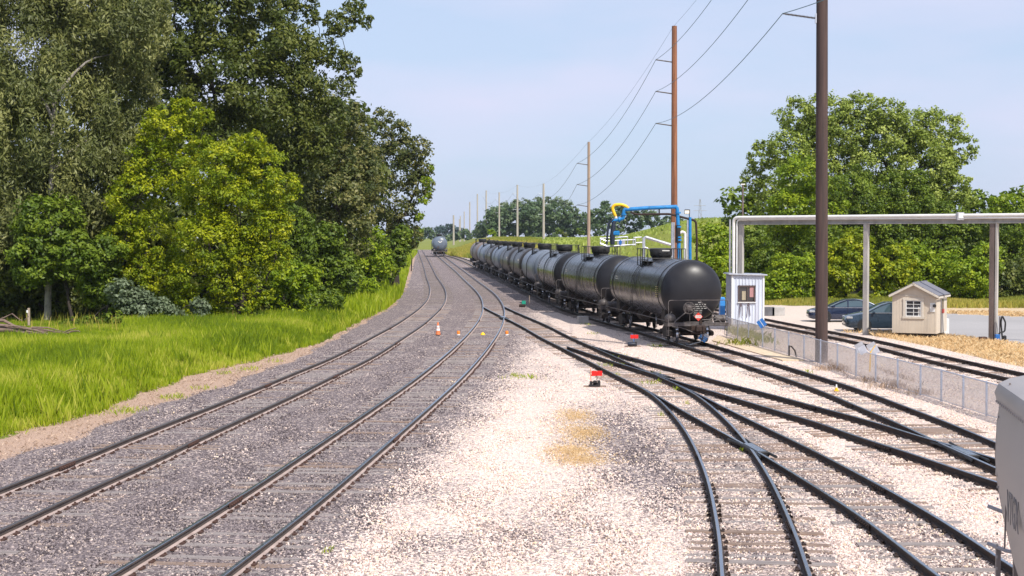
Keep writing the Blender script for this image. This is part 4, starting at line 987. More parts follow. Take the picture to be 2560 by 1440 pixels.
for (c, d) in ((((x1 + x2) / 2, -.02, z1_), (x2 - x1 + .1, .1, .06)), (((x1 + x2) / 2, -.02, z2_), (x2 - x1 + .1, .1, .06)), ((x1, -.02, (z1_ + z2_) / 2), (.06, .1, z2_ - z1_)), ((x2, -.02, (z1_ + z2_) / 2), (.06, .1, z2_ - z1_))): wf.box(c, d)
wf.box((x1 + .5, -.01, (z1_ + z2_) / 2), (.03, .06, z2_ - z1_ - .08)); win = wf.build('window', M['frame_dark'], booth)
MB().box(((x1 + x2) / 2, .03, (z1_ + z2_) / 2), (x2 - x1 - .04, .01, z2_ - z1_ - .04)).build('pane', M['glass_dark'], win)
MB().box(((x1 + x2) / 2, -.06, z1_ - .03), (x2 - x1 + .14, .1, .05)).build('sill', M['trim_white'], win)
cv = MB()
for k in range(5): cv.box((x2 - .26 + k * .045, .0, (z1_ + z2_) / 2 + .12), (.03, .02 + .01 * (k % 2), .62))
cv.build('curtain', M['curtain'], win); MB().box((x1 + .30, .0, z1_ + .36), (.22, .02, .52)).build('noticeboard', M['room'], win)
for xx in (.48, .92):
    tl = MB(); tl.tube([(xx, -.09, 1.5), (xx + .05, -.10, 1.42), (xx + .12, -.09, 1.5), (xx + .08, -.09, 1.58), (xx, -.09, 1.5)], .02, 5); tl.tube([(xx + .02, -.1, 1.48), (xx - .04, -.1, .75)], .018, 5); tl.tube([(xx + .1, -.1, 1.48), (xx + .16, -.1, .85)], .018, 5)
    o = tl.build('hand_tool', M['tool_metal']); o.location = (bl[0], by, 0); tag(o, 'long handled rail tool hanging on the booth wall, %s of the two' % ('left' if xx < .6 else 'right'), 'tool', 'tools on the booth wall')
bt = P(1806, 818); o = MB().box((0, 0, .9), (.3, .6, 1.7), bev=.05).build('blue_tank', M['blue_bright'], None, loc=(at(1809, 800, 90)[0] - .1, 90, 0)); tag(o, 'light blue cabinet half hidden between the black tank car and the booth', 'cabinet')

# ------------------------------------------------------------------ pipe bridge
pb = thing('pipe_bridge', 'white pipe bridge on slim posts crossing the gravel lot toward the booth', 'pipe bridge', (0, 0, 0))
yA, yB, yC = P(1852, 826)[1] + 1.2, P(2166, 839)[1], P(2484, 852)[1]
def bpt(px, z, t=None):
    # points on the bridge line: from yA at px 1852 to yC at px 2484 and on to the right
    lo = at(1852, 590, yA); hi = at(2484, 590, yC); d = (px - PCX) / F / CP * 1.0
    # solve for line parameter
    ax, ay, bx, by_ = lo[0], lo[1], hi[0], hi[1]
    k = (px - PCX); f_ = (F / CP)
    den = (bx - ax) - k / f_ * (by_ - ay); u = (k / f_ * ay - ax) / den
    return Vector((ax + (bx - ax) * u, ay + (by_ - ay) * u, z))
ZB = at(2166, 562, yB)[2]
e0, e1 = bpt(1846, 0), bpt(3100, 0); dirb = (e1 - e0).normalized(); angb = math.atan2(dirb.y, dirb.x)
Lb = (e1 - e0).length; mid = (e0 + e1) / 2
bm_ = MB(); rotb = Matrix.Rotation(angb, 3, 'Z')
bm_.box((mid.x, mid.y, ZB + .07), (Lb, .22, .05), rotb); bm_.box((mid.x, mid.y, ZB + .29), (Lb, .22, .05), rotb); bm_.box((mid.x, mid.y, ZB + .18), (Lb, .04, .2), rotb); bm_.build('beam', M['concrete_post'], pb)
off = Vector((0, -.16, 0))
z1p = ZB + .46
MB().tube(corner([e0 + Vector((-.30, -.1, 3.2)), e0 + Vector((-.30, -.1, z1p)), e1 + Vector((0, -.1, z1p))], .3), .10, 10).build('white_pipe', M['white_pipe'], pb)
MB().tube(corner([e0 + Vector((-.12, -.2, 3.2)), e0 + Vector((-.12, -.2, z1p - .10)), e1 + Vector((0, -.2, z1p - .16))], .25), .045, 8).build('white_pipe', M['trim_white'], pb)
MB().tube([e0 + Vector((-.50, 0, 3.2)), e0 + Vector((-.50, 0, z1p - .1))], .05, 8).build('riser_pipe', M['galv_dull'], pb)
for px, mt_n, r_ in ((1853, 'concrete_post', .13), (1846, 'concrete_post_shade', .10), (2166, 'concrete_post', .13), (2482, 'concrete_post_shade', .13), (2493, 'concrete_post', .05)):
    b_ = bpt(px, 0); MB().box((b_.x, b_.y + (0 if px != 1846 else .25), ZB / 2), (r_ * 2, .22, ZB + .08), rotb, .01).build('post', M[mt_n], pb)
bx_ = bpt(2396, 0); jb = MB().box((0, 0, 0), (.36, .22, .42), bev=.03).build('junction_box', M['galv_dull'], pb); jb.location = (bx_.x, bx_.y - .3, ZB + .42)
MB().box((bx_.x, bx_.y - .42, ZB + .45), (.26, .02, .26)).build('box_cover', M['trim_white'], pb)
hp = bpt(2498, 0); hs = thing('hose_stand', 'looped black hose and stand at the foot of the right bridge post', 'hose stand', (hp.x, hp.y - .3, 0))
MB().tube(corner([(-.05, 0, .25), (-.05, 0, .45), (.25, 0, .52), (.28, 0, 1.0), (.1, 0, 1.35), (.04, 0, 1.0), (.1, 0, .4), (.15, 0, .0)], .1), .045, 8).build('hose', M['steel_black'], hs)
MB().tube([(0, .05, 0), (0, .05, 1.3)], .03, 6).build('stand', M['steel_worn'], hs); MB().box((-.14, 0, .2), (.22, .2, .35), bev=.03).build('blue_box', M['blue_sign'], hs); MB().box((.25, 0, .12), (.14, .14, .4), bev=.05).build('pump', M['steel_black'], hs)
tag(MB().box((0, 0, .12), (.36, .3, .24), bev=.02).build('rusty_box', M['rust'], None, loc=(hp.x - .85, hp.y - .2, 0)), 'small rusty box at the foot of the right bridge post', 'box')

# ------------------------------------------------------------------ beige shed
sy = P(2230, 843)[1]; sl = at(2230, 843, sy); sr = at(2338, 843, sy); SW = (sr[0] - sl[0]) * 1.0; SHh = at(2230, 738, sy)[2] ; SD = 2.9
shed = thing('shed', 'small beige guard shed with gabled grey roof and white muntin window', 'shed', (sl[0], sy, 0), R(-27))
ap = SHh + .60; wx1, wx2, wz1, wz2 = .72, 1.55, SHh - 1.12, SHh - .26
sb = MB()
for (a, b, c, d) in ((0, wx1, .25, SHh), (wx2, SW, .25, SHh), (wx1, wx2, .25, wz1), (wx1, wx2, wz2, SHh)): sb.box(((a + b) / 2, .04, (c + d) / 2), (b - a, .08, d - c))
sb.prism([(0, SHh), (SW, SHh), (SW / 2, ap)], .08, Matrix.Translation((0, .04, 0))); sb.prism([(0, .25), (SW, .25), (SW, SHh), (SW / 2, ap), (0, SHh)], .08, Matrix.Translation((0, SD - .04, 0)))
sb.box((.04, SD / 2, SHh / 2 + .12), (.08, SD - .16, SHh - .25)); sb.box((SW - .04, SD / 2, SHh / 2 + .12), (.08, SD - .16, SHh - .25)); sb.build('wall', M['stucco_beige'], shed)
gr = MB().box((0, -.004, 0), (.014, .008, 1)).mesh('groove', M['trim_beige'])
for k in range(14):
    x = .08 + k * (SW - .16) / 13
    spans = ((.27, wz1 - .12), (wz2 + .12, SHh - .05)) if wx1 - .12 < x < wx2 + .12 else ((.27, SHh - .05),)
    for a, b in spans: o = link('siding_batten', gr, shed, (x, 0, (a + b) / 2)); o.scale = (1, 1, b - a)
MB().box((SW / 2, -.014, SHh - .01), (SW, .025, .03)).build('belt_trim', M['trim_beige'], shed)
for s in (-1, 1):
    ang = math.atan2(ap - SHh, SW / 2); L_ = math.hypot(ap - SHh, SW / 2) + .22; mx = SW / 2 + s * (SW / 4 + .04); mz = (SHh + ap) / 2 + .035
    MB().box((mx, SD / 2 - .02, mz + .02), (L_, SD + .42, .07), Matrix.Rotation(s * ang, 3, 'Y'), .01).build('roof', M['shingle'], shed)
    MB().box((mx, -.235, mz - .035), (L_, .03, .11), Matrix.Rotation(s * ang, 3, 'Y')).build('fascia', M['trim_beige'], shed)
    for r_ in range(4): pass
MB().box((SW + .15, SD / 2, SHh - .08), (.03, SD + .4, .09)).build('fascia', M['trim_beige'], shed)
tf = MB(); cxw, czw = (wx1 + wx2) / 2, (wz1 + wz2) / 2
for c, d in (((cxw, -.02, wz2 + .06), (wx2 - wx1 + .3, .05, .11)), ((cxw, -.02, wz1 - .06), (wx2 - wx1 + .34, .07, .12)), ((wx1 - .07, -.02, czw), (.12, .05, wz2 - wz1)), ((wx2 + .07, -.02, czw), (.12, .05, wz2 - wz1))): tf.box(c, d)
wnd = tf.build('window', M['trim_beige'], shed)
wm = MB(); wm.box((cxw, .0, czw + .01), (wx2 - wx1, .04, .05)); wm.box((cxw, .01, czw), (.025, .03, wz2 - wz1))
for z in (czw + .22, czw - .21): wm.box((cxw, .012, z), (wx2 - wx1, .025, .022))
for c, d in (((cxw, 0, wz2 - .02), (wx2 - wx1, .05, .04)), ((cxw, 0, wz1 + .02), (wx2 - wx1, .05, .04)), ((wx1 + .02, 0, czw), (.04, .05, wz2 - wz1 - .08)), ((wx2 - .02, 0, czw), (.04, .05, wz2 - wz1 - .08))): wm.box(c, d)
wm.build('muntin', M['trim_white'], wnd); MB().box((cxw, .05, czw), (wx2 - wx1 - .01, .01, wz2 - wz1 - .01)).build('pane', M['glass_dark'], wnd)
MB().box((wx2 - .10, .03, wz1 + .26), (.16, .01, .5)).build('notice', M['white_marks'], wnd)
MB().box((SW - .20, -.02, SHh - .62), (.26, .03, .48)).build('notice_board', M['trim_white'], shed); MB().box((SW - .08, -.10, SHh - .52), (.16, .16, .16), bev=.03).build('porch_lamp', M['steel_black'], shed)
dr = MB().box((SW + .012, SD * .55, 1.2), (.03, .9, 1.95), bev=.005).build('door', M['trim_beige'], shed); MB().box((SW + .035, SD * .55, 1.75), (.02, .5, .6)).build('door_window', M['glass_dark'], dr); MB().box((SW + .05, SD * .55, 1.4), (.03, .55, .22)).build('red_notice', M['red_placard'], dr)
MB().box((SW / 2, SD / 2, .14), (SW * .9, SD * .9, .24)).build('skid_base', M['steel_grime'], shed)
tag(MB().box((0, 0, .45), (.3, .3, .9), bev=.03).build('white_bin', M['trim_white'], None, loc=(at(2364, 800, sy + 2)[0], sy + 2, 0)), 'white bin standing against the right side of the beige shed', 'bin')

# ------------------------------------------------------------------ two parked cars (local x forward, facing picture left)
def car_body(mt, van):
    L, W, Ht = (5.05, 1.9, 1.68) if van else (4.85, 1.82, 1.46)
    # stations: x, zbottom, zbelt/hood, half width
    if van: st = [(2.52, .45, .62, .50), (2.46, .28, .78, .74), (2.25, .22, .90, .86), (1.7, .20, 1.03, .93), (1.15, .20, 1.10, .95), (.3, .20, 1.13, .95), (-.8, .20, 1.14, .95), (-1.9, .22, 1.14, .94), (-2.35, .26, 1.10, .88), (-2.52, .40, .95, .78)]
    else: st = [(2.42, .42, .56, .48), (2.36, .26, .68, .70), (2.15, .20, .78, .82), (1.6, .19, .90, .89), (1.0, .18, .97, .91), (.2, .18, .98, .91), (-.8, .18, .99, .91), (-1.7, .20, 1.0, .89), (-2.25, .24, .96, .82), (-2.42, .38, .84, .72)]
    m = MB(); ring = []
    def R_(x, zb, zt, hw): return [(x, -hw * .92, zb), (x, -hw, zb + .12), (x, -hw * 1.0, zb + (zt - zb) * .55), (x, -hw * .95, zt - .03), (x, -hw * .80, zt + .015), (x, 0, zt + .05), (x, hw * .80, zt + .015), (x, hw * .95, zt - .03), (x, hw, zb + (zt - zb) * .55), (x, hw, zb + .12), (x, hw * .92, zb)]
    for s_ in st: ring += R_(*s_)
    n = 11; fs = []
    for i in range(len(st) - 1):
        for k in range(n):
            k2 = (k + 1) % n; fs.append((i * n + k, i * n + k2, (i + 1) * n + k2, (i + 1) * n + k))
    fs += [tuple(range(n - 1, -1, -1)), tuple(range((len(st) - 1) * n, len(st) * n))]
    m._add(ring, fs); body = m.mesh('body', mt, 50)
    # cabin: glasshouse loft
    if van: cs = [(1.35, 1.06, .80, 1.07), (.55, 1.08, .72, 1.52), (.1, 1.08, .70, 1.66), (-1.2, 1.08, .70, 1.68), (-2.1, 1.08, .68, 1.60), (-2.42, 1.02, .70, 1.10)]
    else: cs = [(1.12, .93, .78, .95), (.45, .94, .68, 1.28), (.0, .94, .64, 1.42), (-.6, .94, .63, 1.45), (-1.2, .95, .64, 1.36), (-1.95, .96, .72, 1.0)]
    g = MB(); rg = []
    for x, zb, hw, zt in cs: rg += [(x, -hw - .12 * (zt > zb + .1), zb), (x, -hw, zt - .05), (x, -hw * .82, zt), (x, hw * .82, zt), (x, hw, zt - .05), (x, hw + .12 * (zt > zb + .1), zb)]
    n = 6; fs = []
    for i in range(len(cs) - 1):
        for k in range(n - 1): fs.append((i * n + k, i * n + k + 1, (i + 1) * n + k + 1, (i + 1) * n + k))
    g.v = rg; g.f = fs
    g.m = [1 if (f[0] // n in (0, len(cs) - 2) and f[0] % n in (1, 2, 3)) or f[0] % n in (0, 4) else 0 for f in fs]
    cab = g.mesh('cabin', [mt, M['glass_car']], 50)
    return body, cab, cs, (L, W, Ht)
wh = MB(); wh.mat(0).lathe([(-.11, .22), (-.11, .31), (-.08, .335), (.08, .335), (.11, .31), (.11, .22)], 'Y', n=26)
wh.mat(1).lathe([(.06, .02), (.10, .06), (.07, .08)], 'Y', n=14); wh.lathe([(-.02, .22), (.105, .225), (.10, .205), (.03, .20)], 'Y', n=22)
for k in range(7):
    a = k * 2 * math.pi / 7; wh.tube([(.04 * math.cos(a), .08, .04 * math.sin(a)), (.21 * math.cos(a), .09, .21 * math.sin(a))], .022, 5)
wheel_me = wh.mesh('car_wheel', [M['tyre'], M['rim']], 40)
def parked_car(x, y, rz, mt, van, label):
    body, cab, cs, (L, W, Ht) = car_body(mt, van); c = thing('parked_car', label, 'car', (x, y, 0), rz, 'cars parked on the gravel lot')
    link('body', body, c); link('cabin', cab, c); wb = 1.45 if van else 1.38
    for sx in (-wb, wb):
        for s in (-1, 1):
            o = link('wheel', wheel_me, c, (sx + .03, s * (W / 2 - .10), .335)); o.rotation_euler = (0, 0, 0 if s > 0 else math.pi)
            MB().lathe([(-.14, .40), (.012, .40)] if s > 0 else [(-.012, .40), (.14, .40)], 'Y', (sx + .03, s * (W / 2 - .012), .36), 22).build('wheel_arch', M['tyre'], c)
    for s in (-1, 1):
        MB().box((L / 2 - .28, s * W * .36, .68 + .12 * van), (.34, .30, .13), Matrix.Rotation(R(s * -28), 3, 'Z'), .03).build('headlight', M['lamp'], c)
        MB().box((L / 2 - 1.55, s * (W / 2 + .06), 1.0 + .12 * van), (.12, .16, .13), bev=.03).build('mirror', mt, c)
        MB().tube([(cs[0][0], s * (cs[0][2] + .02), cs[0][1] + .02), (cs[1][0], s * (cs[1][2] + .015), cs[1][3] - .03), (cs[2][0], s * (cs[2][2] + .01), cs[2][3] - .02), (cs[3][0], s * (cs[3][2] + .01), cs[3][3] - .02), (cs[4][0], s * (cs[4][2] + .01), cs[4][3] - .02), (cs[5][0], s * (cs[5][2]), cs[5][3])], .035, 6).build('roof_rail', mt, c)
        for xx in (-.05, -1.0 if not van else -.95):
            MB().box((xx, s * (cs[2][2] + .07), (cs[2][1] + cs[2][3]) / 2 - .01), (.07, .03, cs[2][3] - cs[2][1]), Matrix.Rotation(R(s * 12), 3, 'X')).build('door_pillar', mt, c)
        MB().box((-.1, s * (W / 2 - .015), .93 + .15 * van), (3.0, .02, .02)).build('belt_trim', M['galv_dull'], c)
        MB().box((.0, s * (W / 2 - .002), .55), (.012, .012, .75)).build('door_gap', M['tyre'], c); MB().box((-1.0, s * (W / 2 - .002), .55), (.012, .012, .75)).build('door_gap', M['tyre'], c)
        MB().box((-.75, s * (W / 2 + .01), .86 + .12 * van), (.18, .03, .03)).build('door_handle', mt, c)
        MB().box((-L / 2 + .12, s * W * .38, .82 + .15 * van), (.2, .25, .14), bev=.02).build('tail_light', M['red'], c)
    MB().box((L / 2 - .07, 0, .42), (.1, 1.1, .16), bev=.02).build('grille', M['steel_black'], c); return c
y1 = P(2075, 806)[1]; x1c = at(2026, 800, y1)[0] + 2.42
parked_car(x1c, y1 + .9, math.pi + R(-4), M['car_navy'], False, 'dark navy sedan parked behind the massive dark pole, furthest left')
y2 = P(2172, 830)[1]; x2c = at(2119, 800, y2)[0] + 2.52
parked_car(x2c, y2 + .95, math.pi + R(-3), M['car_slate'], True, 'slate grey minivan parked partly hidden by the beige shed')

# ------------------------------------------------------------------ chain link fence
FT = [(1817,795,840),(1844,805,850),(1871,809,858),(1906.5,819,869),(1937,826,877.5),(1971.5,835,888),(2010,844,898),(2051,851,912),(2093.5,861,924),(2140,872,941),(2189,884,957),(2244,896,972),(2301,909,989),(2353,922,1004),(2408,936,1022),(2466,951,1041),(2530,968,1062)]
fence = thing('chain_link_fence', 'galvanised chain link fence running along the tank car track', 'fence', (0, 0, 0))
fp = []
for px, yt, yb in FT:
    b_ = P(px, yb); fp.append(b_)
hz = [at(px, yt, b_[1])[2] for (px, yt, yb), b_ in zip(FT, fp)]; hf = float(np.median(hz))
pm = MB().lathe([(0, .034), (hf + .02, .034), (hf + .05, .02)], 'Z', n=8).mesh('fence_post', M['galv'])
d_ = fp[-1] - fp[-2]
for k in range(1, 6): fp.append(fp[15] + (fp[15] - fp[14]) * (k + 1) ) if k > 0 else None
fp = sorted(fp, key=lambda v: -v[1])
for b_ in fp: link('fence_post', pm, fence, (b_[0], b_[1], 0))
tops = [Vector((b_[0], b_[1], hf)) for b_ in fp]
MB().tube(tops, .024, 6).build('top_rail', M['galv'], fence); MB().tube([Vector((t_[0], t_[1], .06)) for t_ in tops], .010, 5).build('tension_wire', M['galv'], fence)
cl = MB()
for a, b in zip(tops[:-1], tops[1:]):
    L_ = (b - a).length; n = int(L_ / .085); u = (b - a) / L_; ux = Vector((u[0], u[1], 0)); w_ = .016
    for k in range(-int(hf / .085), n + 1):
        for s in (1, -1):
            # strand from bottom position to top position clipped to the bay
            x0_, x1_ = k * .085, k * .085 + hf
            z0_, z1_ = 0.03, hf
            if x0_ < 0: z0_ = .03 - x0_ * 1.0; x0_ = 0
            if x1_ > L_: z1_ = hf - (x1_ - L_); x1_ = L_
            if z1_ <= z0_ or x1_ <= x0_: continue
            xa, xb = (x0_, x1_) if s > 0 else (L_ - x0_, L_ - x1_)
            p0 = a + ux * xa; p1 = a + ux * xb; p0.z = z0_; p1.z = z1_
            dn = Vector((0, 0, w_)); cl._add([p0 - dn, p1 - dn, p1 + dn, p0 + dn], [(0, 1, 2, 3)])
tag(cl.build('chain_link_mesh', M['galv'], fence, None), kind='stuff')
def sign_on_fence(px, py, w_, h_, tilt, mt, back, name, lab, Y):
    c = at(px, py, Y); s = thing(name, lab, 'sign', (c[0], c[1] - .06, c[2]))
    rot = Matrix.Rotation(tilt, 3, 'Y')
    MB().box((0, 0, 0), (w_, .012, h_), rot, .004).build('sign_plate', M[mt], s)
    return s, rot
yS = P(1906.5, 869)[1]
s1, rt1 = sign_on_fence(1903.5, 808, .36, .40, R(-35), 'blue_sign', 0, 'flag_sign', 'plain blue tilted sign plate on the fence in front of the booth', yS)
MB().box((0, -.012, 0), (.025, .01, .42), rt1).build('sign_stripe', M['white_marks'], s1); MB().tube([(0, .02, -.05), (0, .03, -.5)], .02, 6).build('bracket', M['galv'], s1)
for px, lab, yl in ((2149, 'plain grey tilted sign plate on the fence, left of the pair', False), (2179, 'grey tilted sign plate with a yellow strap on the fence, right of the pair', True)):
    yS = P(px, 950)[1]; s2, rt2 = sign_on_fence(px, 868, .34, .34, R(-28), 'galv_dull', 1, 'flag_sign', lab, yS)
    MB().box((.10, -.006, -.10), (.30, .012, .30), Matrix.Rotation(R(-28), 3, 'Y')).build('sign_plate', M['galv'], s2)
    if yl: MB().box((-.07, -.02, -.55), (.05, .015, .75), Matrix.Rotation(R(2), 3, 'Y')).build('strap', M['yellow'], s2); MB().tube([(.12, -.02, .08), (-.05, -.02, -.18)], .015, 5).build('strap', M['yellow'], s2)
    else: MB().tube([(-.12, -.01, -.1), (-.12, -.01, -.9)], .02, 5).build('bracket', M['galv'], s2)
ck = P(1985, 893); tg = thing('wheel_stop', 'dark curved steel wheel stop leaning inside the fence', 'wheel stop', (ck[0], ck[1] + .1, 0))
MB().tube([(-.2, 0, 0), (-.2, 0, .52), (-.1, 0, .48), (.05, 0, .3), (.14, 0, .0)], .04, 6).build('frame', M['steel_worn'], tg)

# ------------------------------------------------------------------ plank walkway
wa = [P(1794, 840), P(2012, 903), P(1956, 903), P(1780, 853)]
wk = thing('walkway', 'tan plank walkway between the tank car track and the fence', 'walkway', (0, 0, 0))
n = 46
for k in range(n):
    t0, t1 = k / n + .0012, (k + 1) / n - .0012
    a0, a1 = wa[0].lerp(wa[1], t0), wa[0].lerp(wa[1], t1); b0, b1 = wa[3].lerp(wa[2], t0), wa[3].lerp(wa[2], t1); h = .055 + random.uniform(-.004, .004)
    m = MB(); vs = [(*v[:2], h) for v in (a0, a1, b1, b0)] + [(*v[:2], -.02) for v in (a0, a1, b1, b0)]
    m._add(vs, [(0, 1, 2, 3), (7, 6, 5, 4), (0, 4, 5, 1), (1, 5, 6, 2), (2, 6, 7, 3), (3, 7, 4, 0)]); m.build('plank', M['planks'], wk, 0)

# ------------------------------------------------------------------ switch stands, cone, markers, derail sign
def switch_stand(px, py, handle, lab, col='red', tgt=True, covered=False):
    p = P(px, py); s = thing('switch_stand', lab, 'switch stand', (p[0], p[1], 0))
    MB().box((0, 0, .05), (1.3, .24, .1)).build('head_block', M['tie_brown'], s)
    b = MB(); b.box((-.22, 0, .22), (.16, .3, .30), bev=.03); b.box((.02, 0, .20), (.26, .32, .26), bev=.06); b.box((.24, 0, .24), (.16, .3, .34), bev=.03); b.box((-.02, 0, .12), (.66, .36, .08))
    b.lathe([(-.16, .13), (.16, .13)], 'Y', (.0, 0, .28), 14); b.build('stand_housing', M['steel_black'], s)
    if covered: MB().lathe([(-.34, .05), (-.30, .17), (-.1, .21), (.2, .2), (.36, .12)], 'X', (-.1, -.05, .24), 12, .8).build('cover', M['hose'], s)
    MB().tube(handle, .022, 7).build('handle', M[col if col != 'red' else 'orange_cone'], s)
    if tgt:
        MB().tube([(.12, 0, .3), (.12, 0, .95)], .022, 6).build('mast', M['rust'], s)
        for x in (-.04, .28): MB().box((x, -.02, .84), (.30, .02, .30), bev=.004).build('target', M['red'], s)
    s.scale = (.62, .62, .60); return s
s_ = switch_stand(1487, 968, [(-.22, 0, .3), (-.24, 0, .7), (-.24, 0, 1.1), (-.23, 0, 1.15)], 'switch stand with square red targets and orange handle on the pale ballast')
s_ = switch_stand(1582, 867, [(.12, 0, .3), (.05, 0, .7), (-.06, 0, 1.02), (-.1, 0, 1.08)], 'switch stand with red targets, black cover and blue handle beside the tank car shadow', 'blue_bright', True, True)
p = P(1312, 768); g3 = thing('switch_stand', 'distant switch stand with green flag beside the shaded tank cars', 'switch stand', (p[0], p[1], 0))
MB().box((-.2, 0, .12), (.5, .3, .24), bev=.05).build('stand_housing', M['rust_dark'], g3); MB().tube([(.35, 0, 0), (.35, 0, .9)], .03, 6).build('handle', M['post_wood'], g3); MB().box((-.08, 0, .36), (.30, .03, .28)).build('flag', M['green_paint'], g3)
p = P(1095, 838); cone = thing('traffic_cone', 'tall orange traffic cone with two white collars on the grey ballast', 'cone', (p[0], p[1], 0.0))
k_ = 1.06
MB().box((0, 0, .02), (.30 * k_, .30 * k_, .04), bev=.008).build('cone_base', M['steel_black'], cone)
MB().lathe([(.04, .135 * k_), (.22 * k_, .105 * k_), (.62 * k_, .045 * k_), (.68 * k_, .03 * k_)], 'Z', n=18).build('cone_body', M['orange_cone'], cone)
for z, h in ((.24, .12), (.40, .10)):
    r0 = .135 - (z - .04) * .155; r1 = .135 - (z + h - .04) * .155; MB().lathe([(z * k_, (r0 + .004) * k_), ((z + h) * k_, (r1 + .004) * k_)], 'Z', n=18).build('collar', M['white'], cone)
for px, lab in ((1146, 'small orange marker standing left of the second main track'), (1267, 'small orange marker standing right of the yard turnout')):
    p = P(px, 838); m_ = thing('orange_marker', lab, 'marker', (p[0], p[1], 0)); MB().lathe([(0.05, .085), (.22, .085), (.24, .07)], 'Z', n=12).build('marker_body', M['orange'], m_); MB().lathe([(0, .10), (.06, .10)], 'Z', n=12).build('marker_base', M['white'], m_)
p = P(1207, 838); o = MB().lathe([(0, .14), (.05, .12), (.13, .05), (.15, .02)], 'Z', n=10).build('rail_marker', M['yellow'], None, loc=(p[0], p[1], 0.02)); tag(o, 'small yellow cap between the rails near the orange markers', 'marker')
p = P(1172, 838); o = MB().box((0, 0, .1), (.12, .1, .06)).build('rail_marker', M['yellow'], None, loc=(p[0] , p[1], 0.0)); tag(o, 'tiny yellow clip at the left rail beside the orange marker', 'clip')
p = P(2091, 980); c2 = thing('small_cone', 'little yellow cone with white top between the rails in front of the fence', 'cone', (p[0], p[1], 0)); MB().box((0, 0, .05), (.16, .12, .03)).build('cone_base', M['yellow'], c2); MB().lathe([(.05, .055), (.16, .04)], 'Z', n=10).build('cone_body', M['yellow'], c2); MB().lathe([(.16, .036), (.27, .02)], 'Z', n=10).build('cone_tip', M['white'], c2)
p = P(1752, 866); yD = p[1]; a1, a2 = at(1718, 861, yD), at(1758, 852, yD)
ds = thing('track_sign', 'tilted blue and white stop sign on a bar clamped before the front tank car', 'sign', (0, 0, 0))
MB().tube([at(1713, 859, yD), at(1722, 862, yD)], .05, 8).build('rail_clamp', M['galv_dull'], ds); MB().tube([at(1724, 862, yD), at(1752, 854, yD)], .028, 8).build('bar', M['white'], ds); MB().tube([at(1752, 854, yD), at(1758, 848, yD)], .03, 8).build('joint', M['galv_dull'], ds)
cc = at(1759, 843, yD - .25); rt3 = Matrix.Rotation(R(32), 3, 'Y'); pl = MB().box(cc, (.40, .012, .40), rt3, .006).build('sign_plate', M['blue_bright'], ds)
MB().box(cc + rt3 @ Vector((0, -.004, .13)), (.39, .012, .13), rt3).build('sign_header', M['white'], pl)
for bd, sz, dz, mt_ in (('STOP', .12, .115, 'blue_bright'), ('MEN AT', .085, .0, 'white'), ('WORK', .085, -.1, 'white')):
    tm = text_mesh('sign_text', bd, sz, M[mt_], .002); o = link('sign_text', tm, pl); v = cc + rt3 @ Vector((0, -.014, dz)); o.location = v; o.rotation_euler = (math.pi / 2, R(32), 0)
p = P(1457, 808); tag(MB().box((0, 0, .20), (.62, .55, .5), .15, .02).build('concrete_block', M['concrete'], None, loc=(p[0], p[1], 0)), 'pale concrete block in the shade beside the black tank cars', 'block')
for px, mt_, lab in ((1915, 'concrete_dark', 'dark half of the low concrete barrier right of the booth'), (1941, 'concrete', 'pale half of the low concrete barrier right of the booth')):
    yb_ = P(px, 789)[1]; c = at(px, 789, yb_); o = MB().box((0, 0, .28), (.85, .6, .62), bev=.03).build('barrier_block', M[mt_], None, loc=(c[0] + .1, yb_, 0)); tag(o, lab, 'barrier', 'barrier blocks beside the booth')
p = P(58, 838); wp = thing('fence_stake', 'pale wooden stake standing behind the dead branches', 'stake', (p[0], p[1] + 1, -.1)); MB().box((0, 0, .75), (.12, .1, 1.6), .1, .01).build('stake_body', M['post_wood'], wp); MB().box((-.07, -.03, 1.35), (.1, .06, .16), bev=.02).build('insulator', M['white'], wp)

# dead branch pile on the left
bp_ = P(110, 860); pile = thing('dead_branch_pile', 'pile of dead grey brown branches lying in the grass at the wood edge', 'branch pile', (0, 0, .12)); rb_ = random.Random(5); YB = bp_[1]
def br(pts, r0, r1, Y=0):
    w = [at(x, y, YB + Y) for x, y in pts]; n_ = len(w); MB().tube(w, [r0 + (r1 - r0) * k / (n_ - 1) for k in range(n_)], 7).build('branch', M['deadwood'], pile)
br([(-60, 818), (30, 824), (90, 838), (150, 848), (205, 853), (238, 857)], .14, .04); br([(-60, 830), (40, 832), (110, 842), (160, 852), (222, 859)], .12, .03, -.3)
br([(-40, 806), (10, 808), (40, 824), (90, 832), (130, 846)], .10, .05, -.4); br([(150, 842), (170, 832), (190, 826)], .04, .02); br([(160, 842), (180, 834), (196, 833), (201, 836)], .05, .02, -.1)
br([(30, 790), (45, 802), (56, 808)], .03, .02, .2); br([(-20, 812), (10, 800), (30, 790)], .05, .02, .2); br([(62, 806), (72, 796)], .03, .015); br([(120, 840), (138, 830)], .03, .015)
for k in range(16):
    x = rb_.uniform(-40, 130); y = 822 + x * .10 + rb_.uniform(-6, 10); l = rb_.uniform(30, 80); br([(x, y), (x + l * .5, y + rb_.uniform(0, 6)), (x + l, y + rb_.uniform(4, 12))], rb_.uniform(.03, .06), .015, rb_.uniform(-.8, .8))

